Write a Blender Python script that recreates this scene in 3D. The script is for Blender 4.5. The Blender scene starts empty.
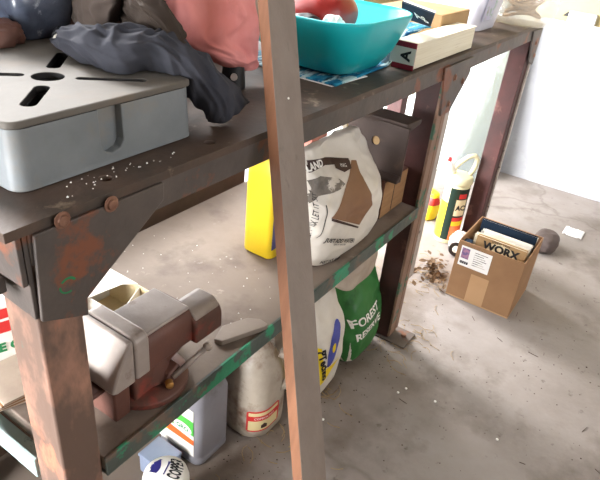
import bpy, bmesh, math, random
import numpy as np
from mathutils import Vector, Matrix, noise
from mathutils.bvhtree import BVHTree
random.seed(7)
SC = bpy.context.scene
COL = SC.collection
V = Vector

# ------------------------------------------------------------------ camera solved from the bench's own straight lines
CAM_F = 580.1
YAW, PITCH, ROLL = 1.02285318, 0.530529032, 0.105189125
CAM_C = V((-0.26666, -0.47365, 1.15272))
fwd = V((math.sin(YAW) * math.cos(PITCH), math.cos(YAW) * math.cos(PITCH), -math.sin(PITCH)))
rt0 = V((math.cos(YAW), -math.sin(YAW), 0)); up0 = rt0.cross(fwd)
cr, sr = math.cos(ROLL), math.sin(ROLL)
RT = cr * rt0 + sr * up0
UP = -sr * rt0 + cr * up0
cam_d = bpy.data.cameras.new('camera'); cam = bpy.data.objects.new('camera', cam_d); COL.objects.link(cam)
cam.matrix_world = Matrix(((RT.x, UP.x, -fwd.x, CAM_C.x), (RT.y, UP.y, -fwd.y, CAM_C.y), (RT.z, UP.z, -fwd.z, CAM_C.z), (0, 0, 0, 1)))
cam_d.sensor_fit = 'HORIZONTAL'; cam_d.sensor_width = 36.0; cam_d.lens = CAM_F / 600 * 36.0
cam_d.clip_start = 0.02; cam_d.clip_end = 100
SC.camera = cam


def at(x, y, axis, val):
    """The point where the sight line through a photo point meets a real plane (axis 0/1/2 = val)."""
    r = RT * ((x - 300) / CAM_F) + UP * (-(y - 240) / CAM_F) + fwd
    return CAM_C + r * ((val - CAM_C[axis]) / r[axis])


# ------------------------------------------------------------------ materials
def lin(h):
    h = h.lstrip('#')
    c = [int(h[i:i + 2], 16) / 255 for i in (0, 2, 4)]
    return tuple(x / 12.92 if x <= .04045 else ((x + .055) / 1.055) ** 2.4 for x in c) + (1,)


def mat(name, c1, c2=None, scale=10, rough=.6, metal=0, bump=0, bscale=None, lo=.4, hi=.65, c3=None, s3=30, lo3=.58, hi3=.66,
        c4=None, s4=12, lo4=.6, hi4=.68, trans=0, alpha=1, spec=.5, stretch=None, ior=1.45, detail=6):
    m = bpy.data.materials.new(name); m.use_nodes = True
    nt = m.node_tree; N = nt.nodes; L = nt.links
    b = N['Principled BSDF']
    b.inputs['Base Color'].default_value = lin(c1); b.inputs['Roughness'].default_value = rough; b.inputs['Metallic'].default_value = metal
    b.inputs['Specular IOR Level'].default_value = spec
    b.inputs['Transmission Weight'].default_value = trans; b.inputs['Alpha'].default_value = alpha; b.inputs['IOR'].default_value = ior
    geo = N.new('ShaderNodeNewGeometry'); pos = geo.outputs['Position']
    if stretch:
        mp = N.new('ShaderNodeMapping'); mp.inputs['Scale'].default_value = stretch; L.new(pos, mp.inputs['Vector']); pos = mp.outputs['Vector']
    col = None

    def layer(prev, c, sc, l, h, seed):
        nz = N.new('ShaderNodeTexNoise'); nz.noise_dimensions = '4D'; nz.inputs['W'].default_value = seed
        nz.inputs['Scale'].default_value = sc; nz.inputs['Detail'].default_value = detail; nz.inputs['Roughness'].default_value = .62
        L.new(pos, nz.inputs['Vector'])
        mr = N.new('ShaderNodeMapRange'); mr.inputs['From Min'].default_value = l; mr.inputs['From Max'].default_value = h
        L.new(nz.outputs['Fac'], mr.inputs['Value'])
        mx = N.new('ShaderNodeMix'); mx.data_type = 'RGBA'
        L.new(mr.outputs['Result'], mx.inputs['Factor'])
        if prev is None: mx.inputs['A'].default_value = lin(c1)
        else: L.new(prev, mx.inputs['A'])
        mx.inputs['B'].default_value = lin(c)
        return mx.outputs['Result']
    if c2: col = layer(col, c2, scale, lo, hi, 1.3)
    if c3: col = layer(col, c3, s3, lo3, hi3, 5.1)
    if c4: col = layer(col, c4, s4, lo4, hi4, 9.7)
    if col is not None: L.new(col, b.inputs['Base Color'])
    if bump:
        nz = N.new('ShaderNodeTexNoise'); nz.inputs['Scale'].default_value = bscale or scale * 4; nz.inputs['Detail'].default_value = 5
        L.new(pos, nz.inputs['Vector'])
        bp = N.new('ShaderNodeBump'); bp.inputs['Strength'].default_value = bump; bp.inputs['Distance'].default_value = .004
        L.new(nz.outputs['Fac'], bp.inputs['Height']); L.new(bp.outputs['Normal'], b.inputs['Normal'])
    return m


M = {}
M['top'] = mat('worn_steel_top', '#4a3b33', '#5c4b40', 7, .6, 0, .25, 60, c3='#433a33', s3=14, lo3=.5, hi3=.64, c4='#8a7a68', s4=22)
M['paint'] = mat('dark_painted_steel', '#4f4844', '#625751', 9, .55, 0, .3, 50, c3='#7a4b36', s3=13, lo3=.56, hi3=.62, c4='#2f6b4f', s4=15, lo4=.66, hi4=.69)
M['leg'] = mat('rusty_leg_steel', '#a47b68', '#6c574c', 9, .6, 0, .3, 50, lo=.45, hi=.55, c3='#b0735a', s3=14, lo3=.54, hi3=.6, c4='#566b5e', s4=15, lo4=.67, hi4=.7, stretch=(1, 1, .45))
M['legdark'] = mat('dark_red_steel', '#4d2b28', '#3b2624', 9, .6, 0, .3, 50, c3='#6d4a42', s3=14, lo3=.6, hi3=.68)
M['rail'] = mat('chipped_green_rail', '#4e5650', '#3d4742', 10, .5, 0, .3, 60, c3='#2f8a66', s3=11, lo3=.53, hi3=.56, c4='#6b5a4e', s4=16, lo4=.58, hi4=.63)
M['railend_lit'] = mat('lit_rail_pale', '#a3b9b8', '#8fa6a6', 10, .5, c3='#5d6a66', s3=18, lo3=.58, hi3=.64)  # end rail paler than the green one: light from the left put into the colour
M['bolt'] = mat('rusty_bolt', '#7a5546', '#94705d', 60, .5, .4)
M['greystrip'] = mat('grey_strip', '#b9aea6', '#a1958d', 20, .6, c3='#5f5650', s3=50)
M['flat'] = mat('brown_leg_flat', '#8a6c5a', '#775c4d', 14, .6, c3='#46644f', s3=15, lo3=.56, hi3=.6)
M['shelf'] = mat('dusty_board', '#74665b', '#82756a', 6, .75, 0, .15, 80, c3='#5c4e45', s3=9, lo3=.52, hi3=.7, c4='#958a81', s4=35, lo4=.64, hi4=.72)
M['darkboard'] = mat('dark_hardboard', '#4d3a2e', '#5d4739', 8, .7)
M['cast'] = mat('grey_cast_iron', '#84898c', '#767b7e', 8, .45, 0, .15, 70, c3='#8c8376', s3=10, lo3=.55, hi3=.75)
M['casttop'] = mat('machined_top', '#6b665f', '#5d5851', 6, .7, 0, .1, 90, c3='#6d6257', s3=12, lo3=.55, hi3=.72)
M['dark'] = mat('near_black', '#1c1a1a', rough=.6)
M['wood_stick'] = mat('planed_stick', '#82746a', '#8c7f75', 5, .65, 0, .1, 80, stretch=(6, 6, .4), c3='#73665c', s3=14, lo3=.6, hi3=.75)
M['wood_edge'] = mat('raw_stick_edge', '#8f6247', '#7d543c', 6, .65, stretch=(8, 8, .5))
M['navy'] = mat('navy_cloth', '#3b3c43', '#45464d', 12, .9, 0, .12, 900, spec=.15)
M['khaki'] = mat('khaki_cloth', '#453c36', '#39312c', 12, .9, 0, .12, 900, spec=.15)
M['taupe'] = mat('taupe_cloth', '#4a413c', '#574d47', 12, .9, 0, .12, 900, spec=.15)
M['pink'] = mat('pink_towel', '#dc8a88', '#e29896', 14, .95, 0, .12, 900, spec=.1, c3='#b86a67', s3=9, lo3=.6, hi3=.8)
M['beige_cloth'] = mat('beige_cloth', '#a8988a', '#8d7d70', 14, .95, spec=.1)
M['ragdark'] = mat('dark_rag', '#2a2321', '#352b27', 12, .9, 0, .3, 100)
M['leather'] = mat('brown_leather', '#6b4a3f', '#573a31', 18, .6, 0, .4, 60)
M['teal'] = mat('teal_plastic', '#0fb4bc', '#0eadb4', 4, .32)
M['redp'] = mat('red_plastic', '#a82a25', '#8f221e', 6, .4)
M['blackp'] = mat('black_plastic', '#1d1d20', rough=.4)
M['white'] = mat('white_plastic', '#e4e1da', '#d8d3ca', 8, .45)
M['whitecard'] = mat('white_card', '#e6e2da', '#d9d3c8', 8, .75)
M['creamcard'] = mat('cream_card', '#e0cfa9', '#d4c198', 8, .8)
M['paper'] = mat('paper', '#eceae6', rough=.8)
M['pages'] = mat('page_edges', '#e0d9c6', '#d3cab3', 4, .85, stretch=(1, 1, 60), c3='#a8977a', s3=9, lo3=.6, hi3=.75)
M['crimson'] = mat('crimson_cover', '#8e2334', '#7d1d2d', 10, .5)
M['tan'] = mat('tan_cover', '#ab8b61', '#9c7c54', 10, .6)
M['knob'] = mat('tan_knob', '#a98a5e', rough=.5)
M['navyp'] = mat('navy_print', '#1e2c3c', '#17222f', 10, .7, spec=.12)
M['tub'] = mat('clear_tub', '#dcdce6', rough=.25, alpha=.7, spec=.5)
M['tubblue'] = mat('stained_tub', '#59606f', '#373c4a', 16, .25, alpha=.93, c3='#a3a9b3', s3=26, lo3=.6, hi3=.68)
M['crate'] = mat('dark_crate_wood', '#3b2c25', '#4a382f', 10, .75, stretch=(1, 1, 6))
M['jarp'] = mat('clear_jar', '#dedad0', rough=.15, alpha=.3, spec=.6)
M['vise'] = mat('vise_paint', '#5d4038', '#6b473d', 12, .5, .1, .2, 60, c3='#8a443a', s3=10, lo3=.6, hi3=.66, c4='#4a3730', s4=14)
M['visesteel'] = mat('vise_steel', '#aca19a', '#9a8f88', 14, .42, .2, .15, 60, c3='#6e5a4e', s3=18, lo3=.58, hi3=.7)
M['brass'] = mat('brass', '#b98a4e', rough=.35, metal=.7)
M['plate'] = mat('dusty_plate', '#8a7d73', '#7d7067', 12, .6)
M['yellow'] = mat('yellow_plastic', '#e6c62e', '#e0be26', 8, .35)
M['purple'] = mat('purple_print', '#2b2a66', '#332f74', 10, .4)
M['bagwhite'] = mat('white_bag', '#ddd6cc', '#cec5b9', 8, .5, c3='#8c7c6c', s3=7, lo3=.6, hi3=.78)
M['bagbrown'] = mat('brown_bag_print', '#8a6448', '#7c583e', 8, .5)
M['bagdark'] = mat('dark_brown_print', '#3d241e', '#35201a', 8, .5)
M['baggrey'] = mat('grey_bag_print', '#7c736a', '#5e564f', 30, .5, c3='#c7beb2', s3=26, lo3=.5, hi3=.54)
M['baggreen'] = mat('green_bag', '#2e6b33', '#3a7a3c', 8, .45, c3='#245428', s3=9)
M['kraft'] = mat('kraft_paper', '#b8a999', '#a39283', 9, .8, c3='#bba794', s3=12)
M['cardboard'] = mat('cardboard', '#94704f', '#8a6748', 8, .8, c3='#8c6848', s3=9, lo3=.55, hi3=.75)
M['cardin'] = mat('cardboard_inner', '#b8966f', '#ad8a63', 8, .85)
M['tape'] = mat('brown_tape', '#b5906a', '#ae8861', 8, .35)
M['ink'] = mat('black_ink', '#1b1a1c', rough=.6)
M['whiteink'] = mat('white_ink', '#efece6', rough=.6)
M['redink'] = mat('red_ink', '#c62f2c', rough=.55)
M['pinkink'] = mat('pink_ink', '#a3788f', '#6f5a86', 90, .6, lo=.45, hi=.55)
M['greenink'] = mat('green_ink', '#1f7a4a', rough=.55)
M['orangeink'] = mat('orange_ink', '#e2622a', rough=.5)
M['limeink'] = mat('lime_ink', '#4fae45', rough=.5)
M['yellowink'] = mat('yellow_ink', '#e8c91d', rough=.5)
M['blueink'] = mat('blue_ink', '#4a52a8', '#39418f', 40, .5)
M['greyjug'] = mat('grey_jug', '#8a888e', '#7e7c82', 8, .4, c3='#5f5550', s3=7, lo3=.56, hi3=.7)
M['milkjug'] = mat('milky_jug', '#b5a99a', '#96887a', 7, .4, c3='#6f5140', s3=9, lo3=.54, hi3=.66)
M['beigelabel'] = mat('beige_label', '#d8c795', rough=.6)
M['creamp'] = mat('cream_plastic', '#cfc7a3', '#c2b992', 8, .4)
M['darkgreen'] = mat('dark_green_label', '#12251d', rough=.4)
M['rusty'] = mat('rusty_channel', '#463832', '#3b2f2a', 12, .55, .2, .2, 60, c3='#554237', s3=14)
M['blockend'] = mat('wood_block_end', '#a07a55', '#8f6a47', 12, .8, stretch=(1, 1, 8))
M['blockside'] = mat('wood_block_side', '#5b3426', '#4c2b20', 8, .7, stretch=(1, 1, 8))
M['redwood'] = mat('reddish_wood', '#9c5f52', '#b58275', 16, .7)
M['stone'] = mat('grey_brown_lump', '#574b47', '#483d3a', 12, .8, 0, .3, 60)
M['board'] = mat('white_board_panel', '#949497', '#88888b', 3, .6, c3='#a2a2a3', s3=6, lo3=.5, hi3=.7, c4='#7a7470', s4=5)
M['greyblock'] = mat('grey_block', '#a7a5a0', '#9b9894', 9, .8)
M['glass'] = mat('pane_glass', '#e9f5f1', rough=.05, trans=.9, ior=1.45)
M['glassedge'] = mat('glass_edge', '#9fcabf', rough=.2)
M['brochure'] = mat('teal_print', '#2a8fb0', '#0f4f7a', 16, .6, spec=.15, c3='#b9d3d6', s3=18, lo3=.52, hi3=.58, c4='#10333f', s4=15, lo4=.56, hi4=.62, stretch=(1, 3.5, 1))
M['straw'] = mat('straw', '#a38a5e', '#8a7048', 30, .8)
M['leafm'] = mat('dry_leaf', '#62492f', '#4f3a26', 30, .8)
M['pellet'] = mat('white_pellet', '#f2efe8', rough=.5)
M['dirt'] = mat('dark_dirt', '#4a3a30', rough=.95)
M['sheetbrown'] = mat('brown_sheets', '#7a5638', '#8d683f', 12, .7)
M['wall'] = mat('cream_wall_paint', '#a3946a', '#998a61', 3, .8)
M['ceil'] = mat('ceiling_boards', '#979089', '#8a837c', 3, .85)
M['darkwall'] = mat('pale_boards', '#a59e97', '#98918a', 3, .85)
M['bluegrey'] = mat('blue_grey_plastic', '#8792a8', '#7b869c', 9, .45)
M['ragblue'] = mat('blue_grey_rag', '#4a5368', '#2c3040', 22, .8, c3='#9fa6b0', s3=30, lo3=.58, hi3=.64)


def floor_mat():
    m = mat('concrete_floor', '#847b75', '#948c87', 3.5, .8, 0, .25, 70, c3='#6b6159', s3=5, lo3=.52, hi3=.72, c4='#544942', s4=26, lo4=.62, hi4=.74)
    nt = m.node_tree; N = nt.nodes; L = nt.links; b = N['Principled BSDF']
    prev = b.inputs['Base Color'].links[0].from_socket
    geo = N.new('ShaderNodeNewGeometry')
    nz = N.new('ShaderNodeTexNoise'); nz.inputs['Scale'].default_value = 2.2; nz.inputs['Detail'].default_value = 5; L.new(geo.outputs['Position'], nz.inputs['Vector'])
    mxv = N.new('ShaderNodeMix'); mxv.data_type = 'VECTOR'; mxv.inputs['Factor'].default_value = .28
    L.new(geo.outputs['Position'], mxv.inputs['A']); L.new(nz.outputs['Color'], mxv.inputs['B'])
    vo = N.new('ShaderNodeTexVoronoi'); vo.feature = 'DISTANCE_TO_EDGE'; vo.inputs['Scale'].default_value = .9; L.new(mxv.outputs['Result'], vo.inputs['Vector'])
    mr = N.new('ShaderNodeMapRange'); mr.inputs['From Min'].default_value = 0; mr.inputs['From Max'].default_value = .006
    mr.inputs['To Min'].default_value = .3; mr.inputs['To Max'].default_value = 0; L.new(vo.outputs['Distance'], mr.inputs['Value'])
    mx = N.new('ShaderNodeMix'); mx.data_type = 'RGBA'; L.new(mr.outputs['Result'], mx.inputs['Factor']); L.new(prev, mx.inputs['A']); mx.inputs['B'].default_value = lin('#4d4036')
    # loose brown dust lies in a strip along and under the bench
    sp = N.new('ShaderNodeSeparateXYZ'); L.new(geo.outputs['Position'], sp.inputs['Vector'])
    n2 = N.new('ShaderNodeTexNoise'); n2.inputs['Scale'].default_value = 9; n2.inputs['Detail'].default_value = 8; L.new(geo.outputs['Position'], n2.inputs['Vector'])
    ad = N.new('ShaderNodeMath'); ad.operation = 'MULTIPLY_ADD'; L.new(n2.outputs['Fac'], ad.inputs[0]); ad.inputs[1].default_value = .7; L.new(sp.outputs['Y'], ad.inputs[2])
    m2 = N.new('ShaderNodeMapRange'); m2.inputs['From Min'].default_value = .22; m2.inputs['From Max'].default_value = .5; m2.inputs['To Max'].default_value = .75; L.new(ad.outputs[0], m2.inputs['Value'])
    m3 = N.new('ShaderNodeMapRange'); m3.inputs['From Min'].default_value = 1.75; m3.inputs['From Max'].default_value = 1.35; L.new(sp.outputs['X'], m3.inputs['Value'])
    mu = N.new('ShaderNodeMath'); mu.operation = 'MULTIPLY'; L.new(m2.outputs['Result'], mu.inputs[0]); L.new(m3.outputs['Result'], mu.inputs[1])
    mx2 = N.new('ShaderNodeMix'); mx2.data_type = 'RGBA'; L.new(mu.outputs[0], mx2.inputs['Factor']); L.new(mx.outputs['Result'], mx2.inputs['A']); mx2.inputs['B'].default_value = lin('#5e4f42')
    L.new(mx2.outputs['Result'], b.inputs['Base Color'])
    return m


M['floor'] = floor_mat()

# ------------------------------------------------------------------ mesh collecting
WLOC = {}


def smoothstep(a, b, x):
    t = max(0, min(1, (x - a) / (b - a))); return t * t * (3 - 2 * t)


class G:
    def __init__(s): s.v = []; s.f = []

    def add(s, vs, fs, T=None):
        b = len(s.v)
        for p in vs:
            p = V(p); s.v.append(T @ p if T else p)
        for f in fs: s.f.append(tuple(i + b for i in f))
        return s

    def box(s, lo, hi, T=None):
        x0, y0, z0 = lo; x1, y1, z1 = hi
        return s.add([(x0, y0, z0), (x1, y0, z0), (x1, y1, z0), (x0, y1, z0), (x0, y0, z1), (x1, y0, z1), (x1, y1, z1), (x0, y1, z1)],
                     [(0, 3, 2, 1), (4, 5, 6, 7), (0, 1, 5, 4), (1, 2, 6, 5), (2, 3, 7, 6), (3, 0, 4, 7)], T)

    def prism(s, poly, ext, T=None):
        n = len(poly); e = V(ext); vs = [V(p) for p in poly] + [V(p) + e for p in poly]
        fs = [tuple(range(n))[::-1], tuple(range(n, 2 * n))] + [(i, (i + 1) % n, n + (i + 1) % n, n + i) for i in range(n)]
        return s.add(vs, fs, T)

    def rings(s, rs, cap=True, closed=True):
        n = len(rs[0]); b = len(s.v)
        for r in rs: s.v += [V(p) for p in r]
        for k in range(len(rs) - 1):
            for i in range(n if closed else n - 1):
                j = (i + 1) % n
                s.f.append((b + k * n + i, b + k * n + j, b + (k + 1) * n + j, b + (k + 1) * n + i))
        if cap:
            s.f.append(tuple(b + i for i in range(n))[::-1]); s.f.append(tuple(b + (len(rs) - 1) * n + i for i in range(n)))
        return s

    def lathe(s, prof, c, axis=(0, 0, 1), seg=32, cap=True):
        q = V((0, 0, 1)).rotation_difference(V(axis).normalized()).to_matrix(); c = V(c)
        return s.rings([[c + q @ V((r * math.cos(2 * math.pi * i / seg), r * math.sin(2 * math.pi * i / seg), z)) for i in range(seg)] for r, z in prof], cap)

    def cyl(s, p0, p1, r, r1=None, seg=20):
        p0, p1 = V(p0), V(p1); d = p1 - p0
        return s.lathe([(r, 0), (r if r1 is None else r1, d.length)], p0, d, seg)

    def tube(s, pts, r, seg=8, rr=None):
        pts = [V(p) for p in pts]; rs = []; up = V((0, 0, 1)); prev = None
        for i, p in enumerate(pts):
            t = (pts[min(i + 1, len(pts) - 1)] - pts[max(i - 1, 0)]).normalized()
            if prev is None: a = t.orthogonal().normalized()
            else: a = (prev - t * prev.dot(t)).normalized()
            prev = a; b = t.cross(a); R = rr[i] if rr else r
            rs.append([p + R * (math.cos(2 * math.pi * k / seg) * a + math.sin(2 * math.pi * k / seg) * b) for k in range(seg)])
        return s.rings(rs)

    def grid(s, P):
        n, m = len(P), len(P[0]); b = len(s.v)
        for r in P: s.v += [V(p) for p in r]
        for i in range(n - 1):
            for j in range(m - 1):
                s.f.append((b + i * m + j, b + (i + 1) * m + j, b + (i + 1) * m + j + 1, b + i * m + j + 1))
        return s

    def build(s, name, m, parent=None, bevel=0, seg=2, smooth=False, subd=0, solid=0, angle=40, origin=None):
        if parent is None and origin is None:
            xs, ys, zs = zip(*[tuple(p) for p in s.v]); origin = V(((min(xs) + max(xs)) / 2, (min(ys) + max(ys)) / 2, min(zs)))
        o3 = WLOC[parent.name] if parent is not None else V(origin)
        me = bpy.data.meshes.new(name); me.from_pydata([tuple(p - o3) for p in s.v], [], s.f)
        bm = bmesh.new(); bm.from_mesh(me); bmesh.ops.recalc_face_normals(bm, faces=bm.faces[:]); bm.to_mesh(me); bm.free()
        me.materials.append(m if not isinstance(m, str) else M[m])
        o = bpy.data.objects.new(name, me); COL.objects.link(o)
        if parent is not None: o.parent = parent
        else: o.location = o3
        WLOC[o.name] = o3.copy()
        if smooth:
            for p in me.polygons: p.use_smooth = True
        if solid:
            d = o.modifiers.new('s', 'SOLIDIFY'); d.thickness = solid; d.offset = 0
        if bevel:
            d = o.modifiers.new('b', 'BEVEL'); d.width = bevel; d.segments = seg; d.limit_method = 'ANGLE'; d.angle_limit = math.radians(angle)
            d.harden_normals = False
            for p in me.polygons: p.use_smooth = True
            me.set_sharp_from_angle(angle=math.radians(50))
        if subd:
            d = o.modifiers.new('d', 'SUBSURF'); d.levels = subd; d.render_levels = subd
            for p in me.polygons: p.use_smooth = True
        return o


def tag(o, label=None, cat=None, group=None, kind=None):
    for k, v in (('label', label), ('category', cat), ('group', group), ('kind', kind)):
        if v: o[k] = v
    return o


def thing(name, loc, label, cat, group=None):
    o = bpy.data.objects.new(name, None); COL.objects.link(o); o.location = V(loc); o.empty_display_size = .05
    WLOC[o.name] = V(loc)
    return tag(o, label, cat, group)


def world_bvh(o):
    dg = bpy.context.evaluated_depsgraph_get(); ev = o.evaluated_get(dg); me = ev.to_mesh(); b = WLOC[o.name]
    t = BVHTree.FromPolygons([v.co + b for v in me.vertices], [tuple(p.vertices) for p in me.polygons]); ev.to_mesh_clear()
    return t


def text_geo(body, size, bold=0.0, align='CENTER'):
    cu = bpy.data.curves.new('t', 'FONT'); cu.body = body; cu.size = size; cu.align_x = align; cu.align_y = 'CENTER'; cu.offset = bold; cu.resolution_u = 3
    o = bpy.data.objects.new('t', cu); COL.objects.link(o); bpy.context.view_layer.update()
    me = o.evaluated_get(bpy.context.evaluated_depsgraph_get()).to_mesh()
    r = ([tuple(v.co) for v in me.vertices], [tuple(p.vertices) for p in me.polygons])
    bpy.data.objects.remove(o); bpy.data.curves.remove(cu)
    return r


def frame(o, u, v):
    u = V(u).normalized(); v = V(v); v = (v - u * v.dot(u)).normalized(); n = u.cross(v)
    return Matrix(((u.x, v.x, n.x, o[0]), (u.y, v.y, n.y, o[1]), (u.z, v.z, n.z, o[2]), (0, 0, 0, 1)))


def lettering(body, size, T, m, parent, name='lettering', on=None, bold=0.0, off=.0008, align='CENTER', sx=1):
    vs, fs = text_geo(body, size, bold, align)
    g = G(); P = [T @ V((x * sx, y, 0)) for x, y, z in vs]
    n = T.to_3x3() @ V((0, 0, 1))
    if on: P = [cast(on, p, n, off) for p in P]
    else: P = [p + n * off for p in P]
    g.add(P, fs)
    return g.build(name, m, parent)


def cast(bvh, p, n, off):
    h = bvh.ray_cast(p + n * .25, -n)
    if h[0] is None:
        h = bvh.find_nearest(p)
    return h[0] + n * off


def patch(poly_uv, T, m, parent, name='label', on=None, off=.0004, res=14):
    """A printed patch: polygon in (u, v) of frame T; draped on a surface when on is given."""
    n = T.to_3x3() @ V((0, 0, 1))
    if on is None:
        return G().add([T @ V((u, v, 0)) + n * off for u, v in poly_uv], [tuple(range(len(poly_uv)))]).build(name, m, parent)
    bm = bmesh.new(); bm.faces.new([bm.verts.new((u, v, 0)) for u, v in poly_uv])
    us = [p[0] for p in poly_uv]; vs = [p[1] for p in poly_uv]
    for k in range(1, res):
        for ax, a0, a1 in ((0, min(us), max(us)), (1, min(vs), max(vs))):
            co = [0, 0, 0]; no = [0, 0, 0]; co[ax] = a0 + (a1 - a0) * k / res; no[ax] = 1
            bmesh.ops.bisect_plane(bm, geom=bm.verts[:] + bm.edges[:] + bm.faces[:], plane_co=co, plane_no=no)
    bm.verts.index_update()
    g = G().add([cast(on, T @ v.co, n, off) for v in bm.verts], [tuple(v.index for v in f.verts) for f in bm.faces]); bm.free()
    return g.build(name, m, parent, smooth=True)


def rect(w, h, cx=0, cy=0): return [(cx - w / 2, cy - h / 2), (cx + w / 2, cy - h / 2), (cx + w / 2, cy + h / 2), (cx - w / 2, cy + h / 2)]
def oval(w, h, cx=0, cy=0, n=20): return [(cx + w / 2 * math.cos(2 * math.pi * i / n), cy + h / 2 * math.sin(2 * math.pi * i / n)) for i in range(n)]


def boolean_cut(o, cutters):
    for g in cutters:
        c = g.build('cutter', 'dark', origin=WLOC[o.name])
        d = o.modifiers.new('c', 'BOOLEAN'); d.operation = 'DIFFERENCE'; d.solver = 'EXACT'; d.object = c
        bpy.context.view_layer.update()
        me = bpy.data.meshes.new_from_object(o.evaluated_get(bpy.context.evaluated_depsgraph_get()))
        o.modifiers.clear(); o.data = me; bpy.data.objects.remove(c)
    return o


def srect(w, d, z, c, r, n=6):
    """rounded rectangle ring"""
    r = min(r, w / 2 - 1e-4, d / 2 - 1e-4); out = []
    for k, (sx, sy) in enumerate(((1, 1), (-1, 1), (-1, -1), (1, -1))):
        for i in range(n):
            a = math.pi / 2 * (k + i / (n - 1)); out.append(V((c[0] + sx * (w / 2 - r) + r * math.cos(a), c[1] + sy * (d / 2 - r) + r * math.sin(a), z)))
    return out


def wrinkle(p, amp, sc, seed=0):
    q = V(p) * sc + V((seed * 3.1, seed * 1.7, seed * .9))
    return amp * (noise.noise(q) + .6 * (1 - 2 * abs(noise.noise(q * 2.1))) + .3 * noise.noise(q * 4.3))


# ------------------------------------------------------------------ cloth relaxed over what it lies on
def drape(P, rest, boxes=(), ells=(), zmin=.862, iters=260, g=.0006, pin=None):
    """P (n,m,3) start, rest (n,m,3) flat layout giving rest lengths; position based relaxation."""
    P = P.copy(); Q = P.copy(); n, m, _ = P.shape
    def pairs(di, dj):
        I, J = np.meshgrid(np.arange(n), np.arange(m), indexing='ij'); k = (I + di < n) & (J + dj < m) & (J + dj >= 0)
        I, J = I[k], J[k]; return I, J, I + di, J + dj
    sets = []
    for di, dj, w in ((0, 1, 1), (1, 0, 1), (1, 1, .6), (1, -1, .6), (0, 2, .12), (2, 0, .12)):
        a, b, c, d = pairs(di, dj); L0 = np.linalg.norm(rest[a, b] - rest[c, d], axis=1)
        par = (a // max(di, 1)) % 2 if di else (b // max(dj, 1)) % 2
        for q in (0, 1):
            k = par == q; sets.append((a[k], b[k], c[k], d[k], L0[k], w))
    for it in range(iters):
        vel = (P - Q) * .94; Q = P.copy(); P = P + vel; P[..., 2] -= g
        for rep in range(3):
            for a, b, c, d, L0, w in sets:
                e = P[c, d] - P[a, b]; l = np.linalg.norm(e, axis=1) + 1e-9
                corr = (e * ((l - L0) / l * .5 * w)[:, None])
                P[a, b] += corr; P[c, d] -= corr
        for c, r in ells:
            c = np.array(c); r = np.array(r); e = (P - c) / r; l = np.linalg.norm(e, axis=2); k = l < 1
            P[k] = c + r * e[k] / np.maximum(l[k], 1e-4)[:, None]; Q[k] = Q[k] * .5 + P[k] * .5
        for lo, hi in boxes:
            lo = np.array(lo); hi = np.array(hi); k = np.all((P > lo) & (P < hi), axis=2)
            if k.any():
                p = P[k]; dd = np.stack([p[:, 0] - lo[0], hi[0] - p[:, 0], p[:, 1] - lo[1], hi[1] - p[:, 1], (hi[2] - p[:, 2]) * .8], 1); w = dd.argmin(1)
                p[w == 0, 0] = lo[0]; p[w == 1, 0] = hi[0]; p[w == 2, 1] = lo[1]; p[w == 3, 1] = hi[1]; p[w == 4, 2] = hi[2]; P[k] = p; Q[k] = Q[k] * .4 + p * .6
        k = P[..., 2] < zmin; P[..., 2][k] = zmin; Q[k] = P[k]
        if pin is not None: P[pin[0]] = pin[1]
    return P


def strip(path, width, nu, nv, side=None):
    """a band of cloth along a 3D path: grid nu x nv"""
    path = [np.array(p, float) for p in path]; seg = [np.linalg.norm(path[i + 1] - path[i]) for i in range(len(path) - 1)]; tot = sum(seg); out = np.zeros((nu, nv, 3))
    for i in range(nu):
        s = tot * i / (nu - 1); k = 0
        while k < len(seg) - 1 and s > seg[k]: s -= seg[k]; k += 1
        f = s / seg[k]; p = path[k] * (1 - f) + path[k + 1] * f; t = path[k + 1] - path[k]
        sd = np.array(side, float) if side is not None else np.cross(t, (0, 0, 1)); sd = sd / np.linalg.norm(sd)
        w = width[0] + (width[1] - width[0]) * i / (nu - 1)
        for j in range(nv): out[i, j] = p + sd * w * (j / (nv - 1) - .5)
    return out


def flat(nu, nv, L, W):
    R = np.zeros((nu, nv, 3)); R[..., 0] = np.linspace(0, L, nu)[:, None]; R[..., 1] = np.linspace(0, W, nv)[None, :]; return R


def creases(P, amp, su, sv, seed, ang=.5):
    """soft ridges running along and across a cloth grid, pushed out along its normals"""
    n, m, _ = P.shape; dx = np.gradient(P, axis=0); dy = np.gradient(P, axis=1); N_ = np.cross(dx, dy); N_ /= np.linalg.norm(N_, axis=2, keepdims=True) + 1e-9
    if N_[..., 2].mean() < 0: N_ = -N_
    Q = P.copy()
    for i in range(n):
        for j in range(m):
            s, t = i / n, j / m; w = noise.noise(V((s * 3, t * 3, seed))) * 1.2
            u_ = s * su + t * sv * ang + w; v_ = t * sv - s * su * ang * .5 + w
            r = (1 - 2 * abs(noise.noise(V((u_ * .45, v_, seed * 2.3))))) + .5 * (1 - 2 * abs(noise.noise(V((u_, v_ * .5, seed + 7.7))))) + .4 * noise.noise(V((u_ * 2, v_ * 2, seed)))
            Q[i, j] += N_[i, j] * amp * (r - .5)
    return Q


def jitter(P, a, sc, seed):
    for i in range(P.shape[0]):
        for j in range(P.shape[1]):
            q = V(P[i, j]) * sc + V((seed, seed * .37, 0)); P[i, j] += a * np.array(noise.noise_vector(q))
    return P




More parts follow.
